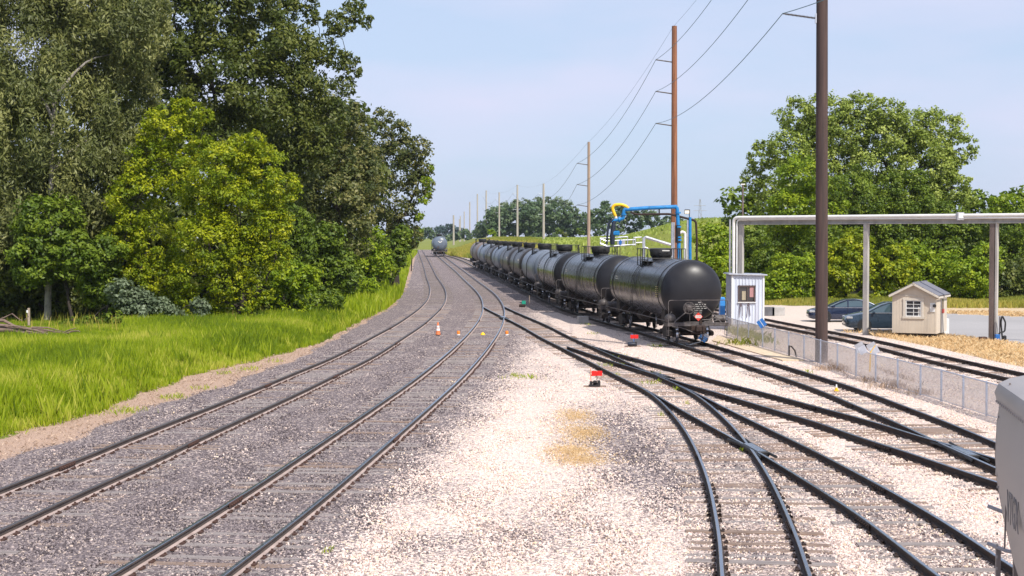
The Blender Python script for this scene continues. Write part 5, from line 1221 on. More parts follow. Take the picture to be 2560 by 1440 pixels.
# ------------------------------------------------------------------ covered hopper car at the right edge
hc = thing('hopper_car', 'grey covered hopper car cut off by the right edge of the view', 'hopper car', (0, 0, 0))
YH_ = 11.35; HA = R(10.5); e = at(2504, 975, YH_)
hc.location = (e[0], YH_, 0); hc.rotation_euler = (0, 0, -HA)          # local x to the right, -y toward the camera
zt_ = at(2499, 975, YH_)[2]
def zpx(py): return at(2499, py, YH_)[2]
prof = [(.0, zt_), (-.035, zpx(1060)), (-.045, zpx(1140)), (-.03, zpx(1200)), (.02, zpx(1290)), (.10, zpx(1400)), (.20, zpx(1500)), (.32, 1.0), (.42, .9)]
side = MB(); Lh = 13.5; n = len(prof); vs = [(x, 0, z) for x, z in prof] + [(x, -Lh, z) for x, z in prof] 
side._add(vs, [(k, k + 1, k + 1 + n, k + n) for k in range(n - 1)])
W_ = 3.0; vs = [(W_ - x, 0, z) for x, z in prof] + [(W_ - x, -Lh, z) for x, z in prof]; side._add(vs, [(k + n, k + 1 + n, k + 1, k) for k in range(n - 1)])
side.build('side_sheet', M['hopper'], hc)
endp = [(x, z) for x, z in prof] + [(W_ - x, z) for x, z in prof[::-1]]; e_ = MB(); e_.prism(endp, .03, Matrix.Translation((0, -.02, 0))); e_.prism(endp, .03, Matrix.Translation((0, -Lh + .02, 0))); e_.build('end_sheet', M['hopper'], hc)
rf = MB(); rp = [(-.03, zt_ - .10), (-.05, zt_ - .02), (-.02, zt_ + .05), (.06, zt_ + .09), (.9, zt_ + .28), (1.5, zt_ + .33), (2.1, zt_ + .28), (2.94, zt_ + .09), (3.02, zt_ + .05), (3.05, zt_ - .02), (3.03, zt_ - .10)]
m_ = len(rp); vs = [(x, .02, z) for x, z in rp] + [(x, -Lh, z) for x, z in rp]; rf._add(vs, [(k + m_, k + 1 + m_, k + 1, k) for k in range(m_ - 1)] + [tuple(range(m_)), tuple(range(2 * m_ - 1, m_ - 1, -1))]); rf.build('roof', M['hopper'], hc)
rw = MB(); 
for k in range(9): rw.box((.55 + k * .035 * 1.6, -Lh / 2, zt_ + .36 + k * .012), (.03, Lh - .5, .035), Matrix.Rotation(-.2, 3, 'Y'))
rw.build('running_board', M['corrug'], hc)
MB().box((-.0, -.03, zpx(1080)), (.05, .08, zt_ - zpx(1190)), Matrix.Rotation(.04, 3, 'Y')).build('corner_post', M['hopper'], hc)
MB().box((.006, -.30, zpx(1150)), (.012, .012, 1.25), Matrix.Rotation(.02, 3, 'Y')).build('panel_seam', M['hopper_dark'], hc)
rv_ = MB()
for k in range(40): rv_.box((-.052, -.12 - k * .09, zt_ - .075), (.012, .018, .018))
for k in range(14): rv_.box((-.03, -.07, zt_ - .2 - k * .09), (.012, .018, .018))
tag(rv_.build('rivets', M['hopper'], hc), kind='stuff')
for yy_ in (-1.9, -3.6): MB().box((.004, yy_, zpx(1150)), (.012, .014, 1.3), Matrix.Rotation(.02, 3, 'Y')).build('panel_seam', M['hopper_dark'], hc)
ep = MB(); ep.box((.20, .30, 1.7), (.11, .06, 2.6)); ep.box((.03, .30, 1.7), (.035, .05, 2.6)); ep.build('end_ladder', M['hopper_dark'], hc)
for py in (1290, 1385, 1480): MB().tube([(-.06, .26, zpx(py) + .03), (.08, .22, zpx(py + 6)), (.22, .26, zpx(py + 14))], .016, 6).build('grab_iron', M['galv_dull'], hc)
tm = text_mesh('reporting_mark', 'VTGX', .33, M['hopper_mark'], .002); o = link('reporting_mark', tm, hc); o.location = (-.034, -.86, zpx(1232)); o.scale = (.62, 1, 1); o.rotation_euler = (math.pi / 2 - .0, 0, -math.pi / 2)
MB().box((.95, -6, .55), (.5, 11, .3)).build('centre_sill', M['steel_grime'], hc)
for s in (-2.2, -11.0): truck_c = s
for yy in (-2.0, -11.0):
    for dy in (-.865, .865):
        for xx in (.75, 2.25):
            o = link('wheel', TK[0], hc, (xx, yy + dy, .62)); o.rotation_euler = (0, 0, math.pi / 2 if xx < 1.5 else -math.pi / 2)
# ------------------------------------------------------------------ leaves and grass
def raw_mesh(name, V, Fc, nper, mt, var=None):
    me = bpy.data.meshes.new(name); me.vertices.add(len(V)); me.vertices.foreach_set('co', V.astype(np.float32).reshape(-1))
    me.loops.add(Fc.size); me.loops.foreach_set('vertex_index', Fc.reshape(-1).astype(np.int32))
    me.polygons.add(len(Fc)); me.polygons.foreach_set('loop_start', (np.arange(len(Fc)) * nper).astype(np.int32)); me.update()
    if var is not None: fattr(me, 'var', var)
    me.materials.append(mt); return me
def nrm(v): return v / np.maximum(np.linalg.norm(v, axis=1, keepdims=True), 1e-9)
def leaf_cloud(cent, rad, n_sub, n_leaf, size, rng, rsub=.30, droop=0.0, elong=1.7, flat=.75, varr=.35):
    """leaves in clumps over one ellipsoid. returns verts (n*4,3) and var"""
    d = nrm(rng.normal(size=(n_sub, 3))); rr = rng.uniform(.35, 1.0, (n_sub, 1)) ** .5 * .92
    sc_ = cent + d * rr * rad
    rs = rsub * rad.mean() * rng.uniform(.55, 1.35, (n_sub, 1)); svar = rng.uniform(0, 1, n_sub)
    k = rng.integers(0, n_sub, n_leaf); u = nrm(rng.normal(size=(n_leaf, 3))); q = rng.uniform(0, 1, (n_leaf, 1)) ** .42
    off = u * q * rs[k]; off[:, 2] *= flat
    if droop: off[:, 2] -= droop * rs[k][:, 0] * rng.uniform(0, 1.2, n_leaf) ** 2
    p = sc_[k] + off
    nor = nrm(u * .7 + d[k] * .35 + np.array([0, 0, .55]) + rng.normal(size=(n_leaf, 3)) * .55)
    a = nrm(np.cross(nor, rng.normal(size=(n_leaf, 3))));
    if droop: a = nrm(a + np.array([0, 0, -droop * 1.2])); 
    b = nrm(np.cross(nor, a)); s = size * rng.uniform(.6, 1.35, (n_leaf, 1))
    L, W = a * s * .5 * elong ** .5, b * s * .5 / elong ** .5
    V = np.stack([p - L, p + W - L * .1 , p + L, p - W - L * .1], 1).reshape(-1, 3)
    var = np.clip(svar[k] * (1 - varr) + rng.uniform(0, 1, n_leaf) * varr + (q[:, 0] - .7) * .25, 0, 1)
    return V, np.repeat(var, 4)
def foliage(blobs, size, seed, dens=1.0, **kw):
    rng = np.random.default_rng(seed); Vs, va = [], []
    for c, r, n in blobs:
        r = np.asarray(r, float); ns = max(8, int(46 * kw.get('sub', 1.0))); kk = {k: v for k, v in kw.items() if k != 'sub'}
        V, v = leaf_cloud(np.asarray(c, float), r, ns, max(60, int(n * dens)), size, rng, **kk); Vs.append(V); va.append(v)
    V = np.concatenate(Vs); return V, np.concatenate(va)
def px_blobs(lst, Y, rng, spread=.8, zr=.95):
    out = []
    for b in lst:
        px, py, r = b[:3]; dy = b[3] if len(b) > 3 else rng.uniform(-spread, spread) * r * Y / F * .6
        c = at(px, py, Y + dy); R_ = r * Y / F
        out.append((np.array(c), (R_, R_ * .95, R_ * zr), .50 * r * r))
    return out
def limb_path(a, b, rng, wob=.08, n=7, sag=.0):
    a, b = Vector(a), Vector(b); L = (b - a).length; pts = []
    o = Vector(rng.normal(size=3)) * L * wob
    for k in range(n):
        t = k / (n - 1); p = a.lerp(b, t); s = math.sin(math.pi * t); pts.append(p + o * s + Vector((0, 0, L * .10 * s)) + Vector(rng.normal(size=3)) * L * .012)
    return pts
def tree(name, label, cat, lst, Y, mt, size, seed, base=None, dens=1.0, bark='bark', tr=.28, group=None, fork=.35, trunk=True, spread=.8, extra=(), **kw):
    rng = np.random.default_rng(seed); bl = px_blobs(lst, Y, rng, spread)
    cx = base if base is not None else float(np.mean([b[0][0] for b in bl]))
    zb = Gs(cx, Y) - .1; root = thing(name, label, cat, (cx, Y, zb), group=group); o = np.array([cx, Y, zb])
    V, var = foliage(bl, size * .84, seed, dens, **kw); V = V - o
    V[:, 2] = np.maximum(V[:, 2], .05 + rng.uniform(0, .3, len(V)))
    Fc = np.arange(len(V)).reshape(-1, 4); cr = raw_mesh('crown', V, Fc, 4, M[mt], var); co = link('crown', cr, root); tag(co, kind='stuff')
    if trunk:
        top = max(bl, key=lambda b: b[0][2])[0] - o; fz = min(b[0][2] for b in bl) - zb
        m = MB(); f = Vector((float(top[0]) * .2, float(top[1]) * .2, max(1.2, min(fz * 1.0 + .6, top[2] * fork))))
        m.tube(limb_path((0, 0, -.2), f, rng, .03, 5), [tr * (1.15 - .06 * k) for k in range(5)], 8)
        done = [(f, tr * .8)]; todo = [Vector(b_[0] - o) for b_ in bl]; rad = {tuple(Vector(b_[0] - o)): b_[1] for b_ in bl}
        while todo:
            best = min(((n_ - c).length + .35 * (n_ - f).length, i_, j_) for i_, c in enumerate(todo) for j_, (n_, _r) in enumerate(done))
            c = todo.pop(best[1]); src, rs0 = done[best[2]]; r = rad[tuple(c)]; r1 = max(.03, rs0 * .66); done.append((c, r1))
            p = limb_path(src, c, rng, .07); m.tube(p, [r1 * (1 - .5 * k / 6) for k in range(7)], 6)
            for _q in range(2):
                e = c + Vector(nrm(rng.normal(size=(1, 3)))[0] * np.array(r) * .85); m.tube(limb_path(p[4], e, rng, .08, 5), [r1 * .30 * (1 - .18 * k) for k in range(5)], 5)
        m.build('trunk', M[bark], root, 60)
    return root
S = 40
# left woods ----------------------------------------------------------------
W1 = 'willow_tree'
tree('willow_tree', 'olive grey willow with drooping narrow leaves and pale mottled trunk, at the left edge', 'tree',
 [(60,120,190),(240,80,170),(130,320,190),(300,250,120),(50,520,170),(220,470,150),(100,680,120),(310,400,110),(-90,250,190),(-70,600,170),(200,-60,170),(20,-60,170),(330,60,120),(280,560,90)], 91, 'lf_willow', .20, 1, dens=1.25, droop=.7, elong=3.4, flat=1.1, sub=2.0, rsub=.22, tr=.05, trunk=False, base=-26.5)
wt = None
for o in COL.objects:
    if o.get('label', '').startswith('olive grey willow'): wt = o
pts = [at(118, 838, 87), at(120, 740, 87.2), at(124, 600, 87.6), at(128, 470, 88), at(131, 330, 88.4), at(138, 220, 89.2), at(140, 100, 90.5), at(150, -60, 91.5)]
m_ = MB().tube([p - wt.location for p in pts], [.24, .20, .17, .15, .13, .10, .07, .03], 12)
rg = np.random.default_rng(3)
for s_, e_ in (((126, 560), (20, 470)), ((122, 640), (260, 560)), ((128, 430), (250, 330)), ((133, 300), (30, 220)), ((137, 240), (280, 130))): m_.tube(limb_path(at(*s_, 88.0) - wt.location, at(*e_, 90.0) - wt.location, rg, .06), [.10, .09, .075, .06, .045, .03, .02], 6)
m_.build('trunk', M['bark_pale'], wt, 60)
tree('elm_tree', 'tall dark green tree rising out of the top of the view behind the bright maple', 'tree',
 [(430,50,130),(560,30,120),(650,100,100),(520,190,130),(640,230,110),(400,240,130),(470,-80,120),(610,-70,110),(330,150,100),(560,330,110)], 106, 'lf_dark', .27, 2, dens=.80, tr=.55, droop=.3, elong=2.2, sub=1.5, rsub=.25)
tree('elm_tree', 'tall tree with thin arching branches sprayed against the sky', 'tree',
 [(740,130,80),(700,20,60),(770,230,80),(800,120,46),(835,55,34),(868,30,26),(895,40,20),(915,62,13),(845,150,34),(875,165,20),(895,185,11),(720,300,100),(820,290,60),(860,215,34),(780,40,26),(690,380,90),(700,130,80),(740,380,80),(690,500,90),(790,340,70),(740,220,80),(850,75,22),(875,60,18),(925,45,10),(880,8,20),(700,-30,60),(760,-20,50),(905,12,14),(893,150,12),(870,140,16),(899,175,8)], 110, 'lf_dark', .24, 3, dens=.9, tr=.30, fork=.2, droop=.5, elong=2.0, sub=1.4, rsub=.26)
tree('oak_tree', 'dark olive oak with lumpy crown in the middle of the left woods', 'tree',
 [(800,310,90),(750,390,100),(860,390,90),(830,500,110),(760,520,100),(880,300,50),(900,450,70),(870,580,90)], 122, 'lf_oak', .27, 4, dens=.95, tr=.45, elong=1.6, sub=1.6, rsub=.24)
tree('oak_tree', 'big oak at the right end of the left woods, outlined against the sky', 'tree',
 [(935,345,60),(957,297,34),(1000,330,38),(1045,372,38),(1060,420,30),(1045,470,46),(980,420,80),(930,480,80),(1010,540,56),(960,580,70),(1025,590,34),(905,400,60),(1000,380,45)], 146, 'lf_oak', .27, 5, dens=1.2, tr=.45, elong=1.5, sub=1.5, rsub=.25)
tree('sapling', 'yellow green sapling poking through the oak edge near the skyline', 'tree', [(1068,455,18),(1078,420,10),(1060,500,16),(1050,540,14),(700,250,14) if 0 else (1072,480,10)], 143, 'lf_bright', .2, 6, dens=1.6, tr=.1, sub=.6, trunk=False)
tree('maple_tree', 'bright yellow green maple, taller and further left of the pair', 'tree',
 [(420,320,70),(470,290,48),(385,400,80),(340,500,80),(430,430,70),(380,600,90),(310,600,60),(500,360,46),(445,265,26),(520,290,22),(400,700,60),(350,680,50),(440,770,40)], 88, 'lf_maple', .165, 7, dens=1.25, tr=.2, elong=2.0, sub=1.6, rsub=.24)
tree('maple_tree', 'broad bright yellow green maple in front of the left woods', 'tree',
 [(560,440,90),(640,420,80),(700,470,56),(600,380,56),(520,500,80),(600,540,100),(680,560,60),(740,470,22),(520,600,90),(610,640,80),(470,690,60),(560,700,60),(690,640,46),(640,350,30),(530,770,46),(600,770,46),(470,760,40),(650,730,40)], 86, 'lf_maple', .165, 8, dens=1.3, tr=.22, elong=2.0, sub=1.7, rsub=.24)
for i, (lst, Y, mt, sz, lab) in enumerate([
 ([(720,690,56),(700,740,46),(770,700,40),(740,780,40),(680,790,36)], 92, 'lf_bright', .2, 'light green bush at the foot of the woods beside the tall bright grass'),
 ([(810,640,50),(860,690,50),(830,730,40),(790,600,40),(815,700,46),(845,650,46),(790,670,46),(825,590,44)], 110, 'lf_mid', .24, 'mid green bush under the dark oak'),
 ([(910,640,50),(950,660,40),(900,700,34),(930,600,40)], 130, 'lf_bright', .25, 'yellow green bush at the wood edge below the big oak'),
 ([(985,620,36),(1005,590,30),(970,670,32),(1000,650,22),(950,650,34),(985,650,26)], 138, 'lf_mid', .3, 'green bush at the far end of the wood edge'),
 ([(1025,600,24),(1040,580,20),(1012,618,22),(1035,608,14)], 225, 'lf_mid', .4, 'distant green bush where the woods meet the track'),
 ([(390,785,50),(440,800,36),(340,760,46),(500,770,30),(300,730,40)], 84, 'lf_grey', .19, 'blue grey shrub in the shade at the foot of the woods'),
 ([(560,790,60),(620,760,60),(500,810,40),(655,800,40)], 92, 'lf_dark', .24, 'dark shrub in the deep shade below the broad maple'),
 ([(120,560,90),(190,640,70),(80,650,70),(260,640,60),(250,720,60)], 86, 'lf_mid', .22, 'loose olive understorey branches in front of the willow trunk'),
 ([(60,750,80),(170,760,70),(250,780,50),(0,700,80)], 90, 'lf_dark', .24, 'dark undergrowth behind the dead branch pile'),
 ([(290,800,42),(230,815,34),(345,815,36),(180,820,30)], 84, 'lf_mid', .18, 'low green bush behind the right end of the dead branch pile'),
 ([(700,800,40),(745,790,36),(790,765,36),(830,750,34)], 95, 'lf_mid', .2, 'low green bush lining the tall grass below the dark oak'),
 ([(880,740,34),(920,715,30),(850,760,26)], 118, 'lf_bright', .22, 'small light green bush lining the grass near the track curve'),
 ([(590,815,38),(540,825,30),(640,810,34)], 86, 'lf_mid', .18, 'low green bush in front of the shade under the broad maple'),
 ([(660,560,50),(700,610,50),(740,560,50),(700,500,40),(760,620,40)], 96, 'lf_mid', .2, 'mid green tree squeezed between the bright maple and the oak')]):
    tree('bush', lab, 'bush', lst, Y, mt, sz, 20 + i, dens=1.5, tr=.09, elong=2.0 if mt != 'lf_grey' else 1.5, sub=1.3)
back = [(x + 30 * ((y // 120) % 2), y, 95) for y in range(330, 860, 120) for x in range(-150, 860, 125)]
rgb = np.random.default_rng(77); bb = px_blobs(back, 132, rgb); 
bb = [b for b in bb]
V, var = foliage(bb, .50, 78, .22, sub=1.0); V[:, 2] = np.maximum(V[:, 2], .1)
wd = link('woodland', raw_mesh('woodland', V, np.arange(len(V)).reshape(-1, 4), 4, M['lf_dark'], var)); tag(wd, 'dark interior of the left woods behind the front trees', kind='stuff')
# right woods ----------------------------------------------------------------
tree('cottonwood_tree', 'large grey green cottonwood with broad crown towering over the right lot', 'tree',
 [(1990,290,56),(2070,290,70),(2150,275,56),(2220,285,50),(2290,320,60),(2350,320,62),(2400,370,46),(2310,410,90),(2200,390,100),(2080,390,90),(1970,380,66),(1905,390,44),(1885,450,38),(1925,480,48),(2380,470,56),(2320,500,60),(2420,500,24),(1930,545,34),(2030,330,50),(2100,470,80),(2240,480,80),(2000,440,70),(2350,420,60),(2120,330,80),(2240,350,80)], 144, 'lf_cotton', .25, 40, dens=1.55, tr=.6, bark='bark', elong=1.25, sub=1.7, rsub=.23)
RT = [
 ([(2000,450,56),(1965,520,50),(2050,500,60),(2010,590,70),(1940,600,46)], 134, 'lf_bright', 'bright green tree in front of the cottonwood, left of the massive dark pole'),
 ([(2130,500,60),(2110,560,70),(2180,500,40),(2190,580,60),(2150,440,26)], 136, 'lf_mid', 'green tree in front of the cottonwood, just right of the massive dark pole'),
 ([(2270,500,50),(2250,570,60),(2300,560,60),(2225,460,26),(2290,450,28)], 137, 'lf_mid', 'green tree in front of the cottonwood, above the beige shed'),
 ([(2370,560,50),(2400,610,50),(2350,620,50),(2430,570,26),(2330,520,30)], 138, 'lf_mid', 'green tree under the right side of the cottonwood'),
 ([(1780,600,40),(1800,660,46),(1765,680,40),(1820,710,40)], 112, 'lf_bright', 'yellow green tree behind the loading rack'),
 ([(1880,620,56),(1890,680,56),(1860,740,40),(1840,640,40)], 128, 'lf_mid', 'dark green tree behind the booth, framed by the left bridge post'),
 ([(1960,680,46),(1990,720,40),(1930,720,36),(2010,670,36)], 123, 'lf_bright', 'light green bush left of the massive dark pole'),
 ([(2120,640,50),(2100,690,46),(2140,610,36),(2090,730,30)], 124, 'lf_maple', 'yellow green bush just right of the massive dark pole'),
 ([(2200,680,46),(2240,660,46),(2190,730,36),(2250,700,40)], 122, 'lf_maple', 'yellow green bush behind the middle bridge post'),
 ([(2310,680,44),(2340,700,40),(2290,640,40),(2370,660,36)], 124, 'lf_bright', 'light green bush above the shed roof'),
 ([(2250,590,60),(2330,610,60),(2190,610,56),(2400,640,60)], 142, 'lf_dark', 'dark tree in the shade behind the bushes above the shed'),
 ([(2420,690,46),(2460,650,40),(2440,720,36),(2400,720,34)], 122, 'lf_bright', 'yellow green bush left of the right bridge post'),
 ([(2500,600,50),(2550,570,46),(2530,640,56),(2480,560,26),(2590,620,60)], 135, 'lf_mid', 'green tree at the right edge behind the bridge'),
 ([(2535,515,26),(2500,520,22),(2560,530,30),(2480,505,12)], 138, 'lf_bright', 'sunlit tree top at the right edge'),
 ([(2540,700,50),(2500,720,44),(2590,720,50),(2470,740,30)], 124, 'lf_dark', 'dark green bush at the right edge behind the lot'),
 ([(2090,470,30),(2070,620,50),(2030,660,50),(2060,720,40)], 127, 'lf_mid', 'green tree hidden by the massive dark pole')]
for i, (lst, Y, mt, lab) in enumerate(RT):
    lst = [(x_, y_, r_ * 1.28) for x_, y_, r_ in lst]
    tree('broadleaf_tree' if 'tree' in lab else 'bush', lab, 'tree' if 'tree' in lab else 'bush', lst, Y, mt, .24, 60 + i, dens=1.5, tr=.12, elong=1.6, sub=1.5, rsub=.25)
bk2 = [(x + 30 * (j % 2), y, 62) for j, y in enumerate(range(520, 760, 62)) for x in range(1850, 2680, 76)]
V, var = foliage(px_blobs(bk2, 162, rgb), .48, 79, .34, sub=.8); V[:, 2] = np.maximum(V[:, 2], .1)
wd2 = link('woodland', raw_mesh('woodland', V, np.arange(len(V)).reshape(-1, 4), 4, M['lf_mid'], var)); tag(wd2, 'deep green interior of the right woods behind the front trees', kind='stuff')
bk3 = [(x + 25 * (j % 2), y, 58) for j, y in enumerate(range(560, 850, 62)) for x in range(-120, 700, 84) if y < 830 - max(0, x - 560) * .5]
V, var = foliage(px_blobs(bk3, 97, rgb), .38, 80, .30, sub=.9); V[:, 2] = np.maximum(V[:, 2], .1)
wd3 = link('woodland', raw_mesh('woodland', V, np.arange(len(V)).reshape(-1, 4), 4, M['lf_dark'], var)); tag(wd3, 'dense dark undergrowth inside the left woods', kind='stuff')
# far woods ----------------------------------------------------------------
def far_mass(name, lst, Y, mt, size, seed, lab, dens=1.5, kind='stuff'):
    rng = np.random.default_rng(seed); bl = px_blobs(lst, Y, rng, 1.4, 1.0); V, var = foliage(bl, size, seed, dens, sub=.9, rsub=.34)
    o = link(name, raw_mesh(name, V, np.arange(len(V)).reshape(-1, 4), 4, M[mt], var)); tag(o, lab, None if kind == 'stuff' else 'tree', kind=kind if kind == 'stuff' else None); return o
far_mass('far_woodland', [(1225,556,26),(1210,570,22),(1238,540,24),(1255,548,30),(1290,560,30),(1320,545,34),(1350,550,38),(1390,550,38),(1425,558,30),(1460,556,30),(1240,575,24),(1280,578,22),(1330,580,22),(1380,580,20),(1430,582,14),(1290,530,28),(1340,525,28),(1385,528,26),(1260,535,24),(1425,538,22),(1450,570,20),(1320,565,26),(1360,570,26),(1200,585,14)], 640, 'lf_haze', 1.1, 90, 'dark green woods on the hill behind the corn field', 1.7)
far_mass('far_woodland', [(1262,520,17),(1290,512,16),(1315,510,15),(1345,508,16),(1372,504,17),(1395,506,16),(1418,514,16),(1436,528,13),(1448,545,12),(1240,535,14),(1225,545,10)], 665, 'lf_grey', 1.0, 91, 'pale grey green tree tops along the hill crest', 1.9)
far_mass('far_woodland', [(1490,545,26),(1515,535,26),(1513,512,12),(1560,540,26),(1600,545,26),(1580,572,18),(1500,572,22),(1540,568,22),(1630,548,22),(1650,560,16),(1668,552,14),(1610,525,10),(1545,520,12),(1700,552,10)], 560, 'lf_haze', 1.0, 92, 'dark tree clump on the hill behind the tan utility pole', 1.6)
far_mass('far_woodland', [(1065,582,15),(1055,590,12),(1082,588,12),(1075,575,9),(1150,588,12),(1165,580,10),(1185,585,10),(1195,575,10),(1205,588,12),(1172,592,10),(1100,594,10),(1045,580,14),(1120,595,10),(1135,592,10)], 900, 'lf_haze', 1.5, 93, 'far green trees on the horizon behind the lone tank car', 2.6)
far_mass('far_woodland', [(1094,573,9),(1106,570,8),(1120,568,9),(1131,567,9),(1142,574,9),(1112,580,10),(1130,582,10),(1098,582,8),(1150,576,8)], 1250, 'lf_hazeblue', 1.8, 94, 'far haze tinted tree tops on the horizon left of the utility poles', 3.0)
for px, py, r, Y, mt, lab in ((1228,580,9,430,'lf_bright','small bright shrub on the corn field edge below the hill woods'),(1396,577,8,520,'lf_mid','small shrub on the hill behind the fourth utility pole'),(1410,586,7,500,'lf_dark','dark round shrub on the hill meadow'),(1448,578,9,520,'lf_mid','shrub on the hill meadow left of the tan utility pole')):
    tree('shrub', lab, 'shrub', [(px, py, r), (px + r * .8, py + r * .5, r * .7)], Y, mt, .7, int(px), dens=5, tr=.1, sub=.6)
# grass ----------------------------------------------------------------
def blades(p, h, w, rng, mt, name, lab, lean=.35, var=None):
    n = len(p); az = rng.uniform(0, 2 * math.pi, n); d = np.stack([np.cos(az), np.sin(az), np.zeros(n)], 1); h = h[:, None]; w = w[:, None]
    fa = rng.uniform(0, math.pi, n); s = np.stack([np.cos(fa), np.sin(fa) * .5, np.zeros(n)], 1); l = rng.uniform(.1, 1, (n, 1)) * lean
    up = np.array([0, 0, 1.0]); b1, b2 = p - s * w, p + s * w; m = p + up * h * .55 + d * h * l * .35; t = p + up * h * (1 - .25 * l) + d * h * l
    V = np.stack([b1, b2, m + s * w * .7, t], 1).reshape(-1, 3); i = np.arange(n) * 4
    T = np.concatenate([np.stack([i, i + 1, i + 2], 1), np.stack([i, i + 2, i + 3], 1)])
    v = rng.uniform(0, 1, n) if var is None else var
    o = link(name, raw_mesh(name, V, T, 3, M[mt], np.repeat(v, 4))); tag(o, lab, kind='stuff'); return o
def vnoise(X, Y, s, seed):
    r = np.random.default_rng(seed); v = np.zeros_like(X)
    for k in range(6):
        a = r.uniform(0, 6.28); f = s * r.uniform(.6, 2.2); v += np.sin((X * math.cos(a) + Y * math.sin(a)) * f + r.uniform(0, 6.28))
    return v / 6
rng = np.random.default_rng(5)
def fan_pts(n, y0, y1, r0, r1, rng):
    Y = np.sqrt(rng.uniform(y0 ** 2, y1 ** 2, n)); X = rng.uniform(r0, r1, n) * Y; return X, Y
X, Y = fan_pts(400000, 36, 100, -.37, -.06, rng); k = (X < Xgrass(Y) + .3 * vnoise(X, Y, 1.2, 2) + .2) & (rng.uniform(size=len(X)) < np.interp(Y, [36, 60, 100], [1, .75, .4]))
X, Y = X[k], Y[k]; tall = .5 + .5 * vnoise(X, Y, .35, 3); edge = np.clip((Xgrass(Y) - X) / 1.6, .25, 1); nw = np.interp(Y, [60, 82], [1, .7])
h = (.55 + .50 * tall + .35 * vnoise(X, Y, 2.0, 45).clip(0, 1)) * edge ** .6 * nw * rng.uniform(.6, 1.25, len(X)); var = np.clip(.42 + .70 * vnoise(X, Y, .4, 4) + .35 * vnoise(X, Y, 2.6, 44) + rng.normal(0, .17, len(X)) - .22 * (Y > 74) , 0, 1)
# taller individual clumps and pale seed stems
cX, cY = fan_pts(5200, 38, 98, -.37, -.06, rng); k = (cX < Xgrass(cY) + .15) & (rng.uniform(size=len(cX)) < .55); cX, cY = cX[k], cY[k]; ch = rng.uniform(.5, 1.2, len(cX)); cv = rng.uniform(0, 1, len(cX)); q = rng.integers(0, len(cX), 34000)
X2 = cX[q] + rng.normal(0, .13, len(q)); Y2 = cY[q] + rng.normal(0, .13, len(q)); h2 = ch[q] * rng.uniform(.5, 1.05, len(q)) * np.interp(Y2, [60, 82], [1, .75]); v2 = np.clip(cv[q] * .6 + rng.normal(.1, .15, len(q)), 0, 1)
X = np.concatenate([X, X2]); Y = np.concatenate([Y, Y2]); h = np.concatenate([h, h2]); var = np.concatenate([var, v2])
h = h * np.where((Y > 67) & (X / Y < -.262), .35, 1.0)
blades(np.stack([X, Y, G(X, Y)], 1), h * .92, np.full(len(X), .0085) * (1 + Y / 60), rng, 'grass', 'grass', 'tall bright green grass on the verge left of the main line', var=var)
X, Y = fan_pts(110000, 100, 380, -.14, -.05, rng); k = (X < Xgrass(Y) + .2) & (X > Xgrass(Y) - 22) & (rng.uniform(size=len(X)) < np.interp(Y, [100, 380], [1, .5])); X, Y = X[k], Y[k]
blades(np.stack([X, Y, G(X, Y)], 1), rng.uniform(.4, 1.1, len(X)), .03 * (1 + Y / 90), rng, 'grass', 'grass', 'green grass verge beyond the left woods', var=np.clip(.4 + .5 * vnoise(X, Y, .3, 8) + rng.normal(0, .15, len(X)), 0, 1))
X, Y = fan_pts(60000, 70, 90, -.37, -.15, rng); k = (Y > 76) & (rng.uniform(size=len(X)) < .012 * (1.2 + 1.6 * vnoise(X, Y, .5, 61))); X, Y = X[k], Y[k]
blades(np.stack([X, Y, G(X, Y)], 1), rng.uniform(.35, 1.0, len(X)), np.full(len(X), .014), rng, 'grass_gold', 'seed_grass', 'golden tan seeding grass in front of the woods', lean=.25)
# dry strip between grass and ballast: thin straw and a few green tufts
X, Y = fan_pts(110000, 36, 120, -.37, -.05, rng); k = (X > Xgrass(Y) - .3) & (X < Xball(Y) + .1); X, Y = X[k], Y[k]
blades(np.stack([X, Y, G(X, Y)], 1), rng.uniform(.03, .13, len(X)), np.full(len(X), .006), rng, 'grass_dead', 'dry_grass', 'matted dry grass along the ballast edge', lean=1.6)
tx, ty, tn = [], [], 0
for (px, py, n_, s_) in ((432,995,120,.25),(308,1030,160,.35),(250,1020,140,.35),(505,972,70,.2),(30,1080,120,.3),(620,925,80,.3),(880,800,80,.4),(690,905,50,.2),(560,935,60,.2)):
    c = P(px, py); tx.append(rng.normal(c[0], s_, n_)); ty.append(rng.normal(c[1], s_ * 1.3, n_))
# weeds in the yard
for (px, py, n_, s_) in ((1640,866,60,.25),(1625,958,60,.25),(1700,976,60,.10),(1315,945,90,.40),(1535,915,60,.3),(1550,893,50,.25),(1865,1128,40,.12),(1285,940,30,.1),(1470,812,20,.2),(815,1383,16,.05),(1540,940,20,.1),(2018,932,20,.1),(1483,835,25,.2),(1718,1010,14,.05),(1650,1040,16,.1),(2520,882,60,.6),(1640,940,30,.15)):
    c = P(px, py); tx.append(rng.normal(c[0], s_, n_)); ty.append(rng.normal(c[1], s_ * 1.2, n_))
X = np.concatenate(tx); Y = np.concatenate(ty); blades(np.stack([X, Y, G(X, Y)], 1), rng.uniform(.05, .20, len(X)), .002 + Y * .00017, rng, 'grass', 'weeds', 'scattered green weed tufts in the ballast', lean=.8)
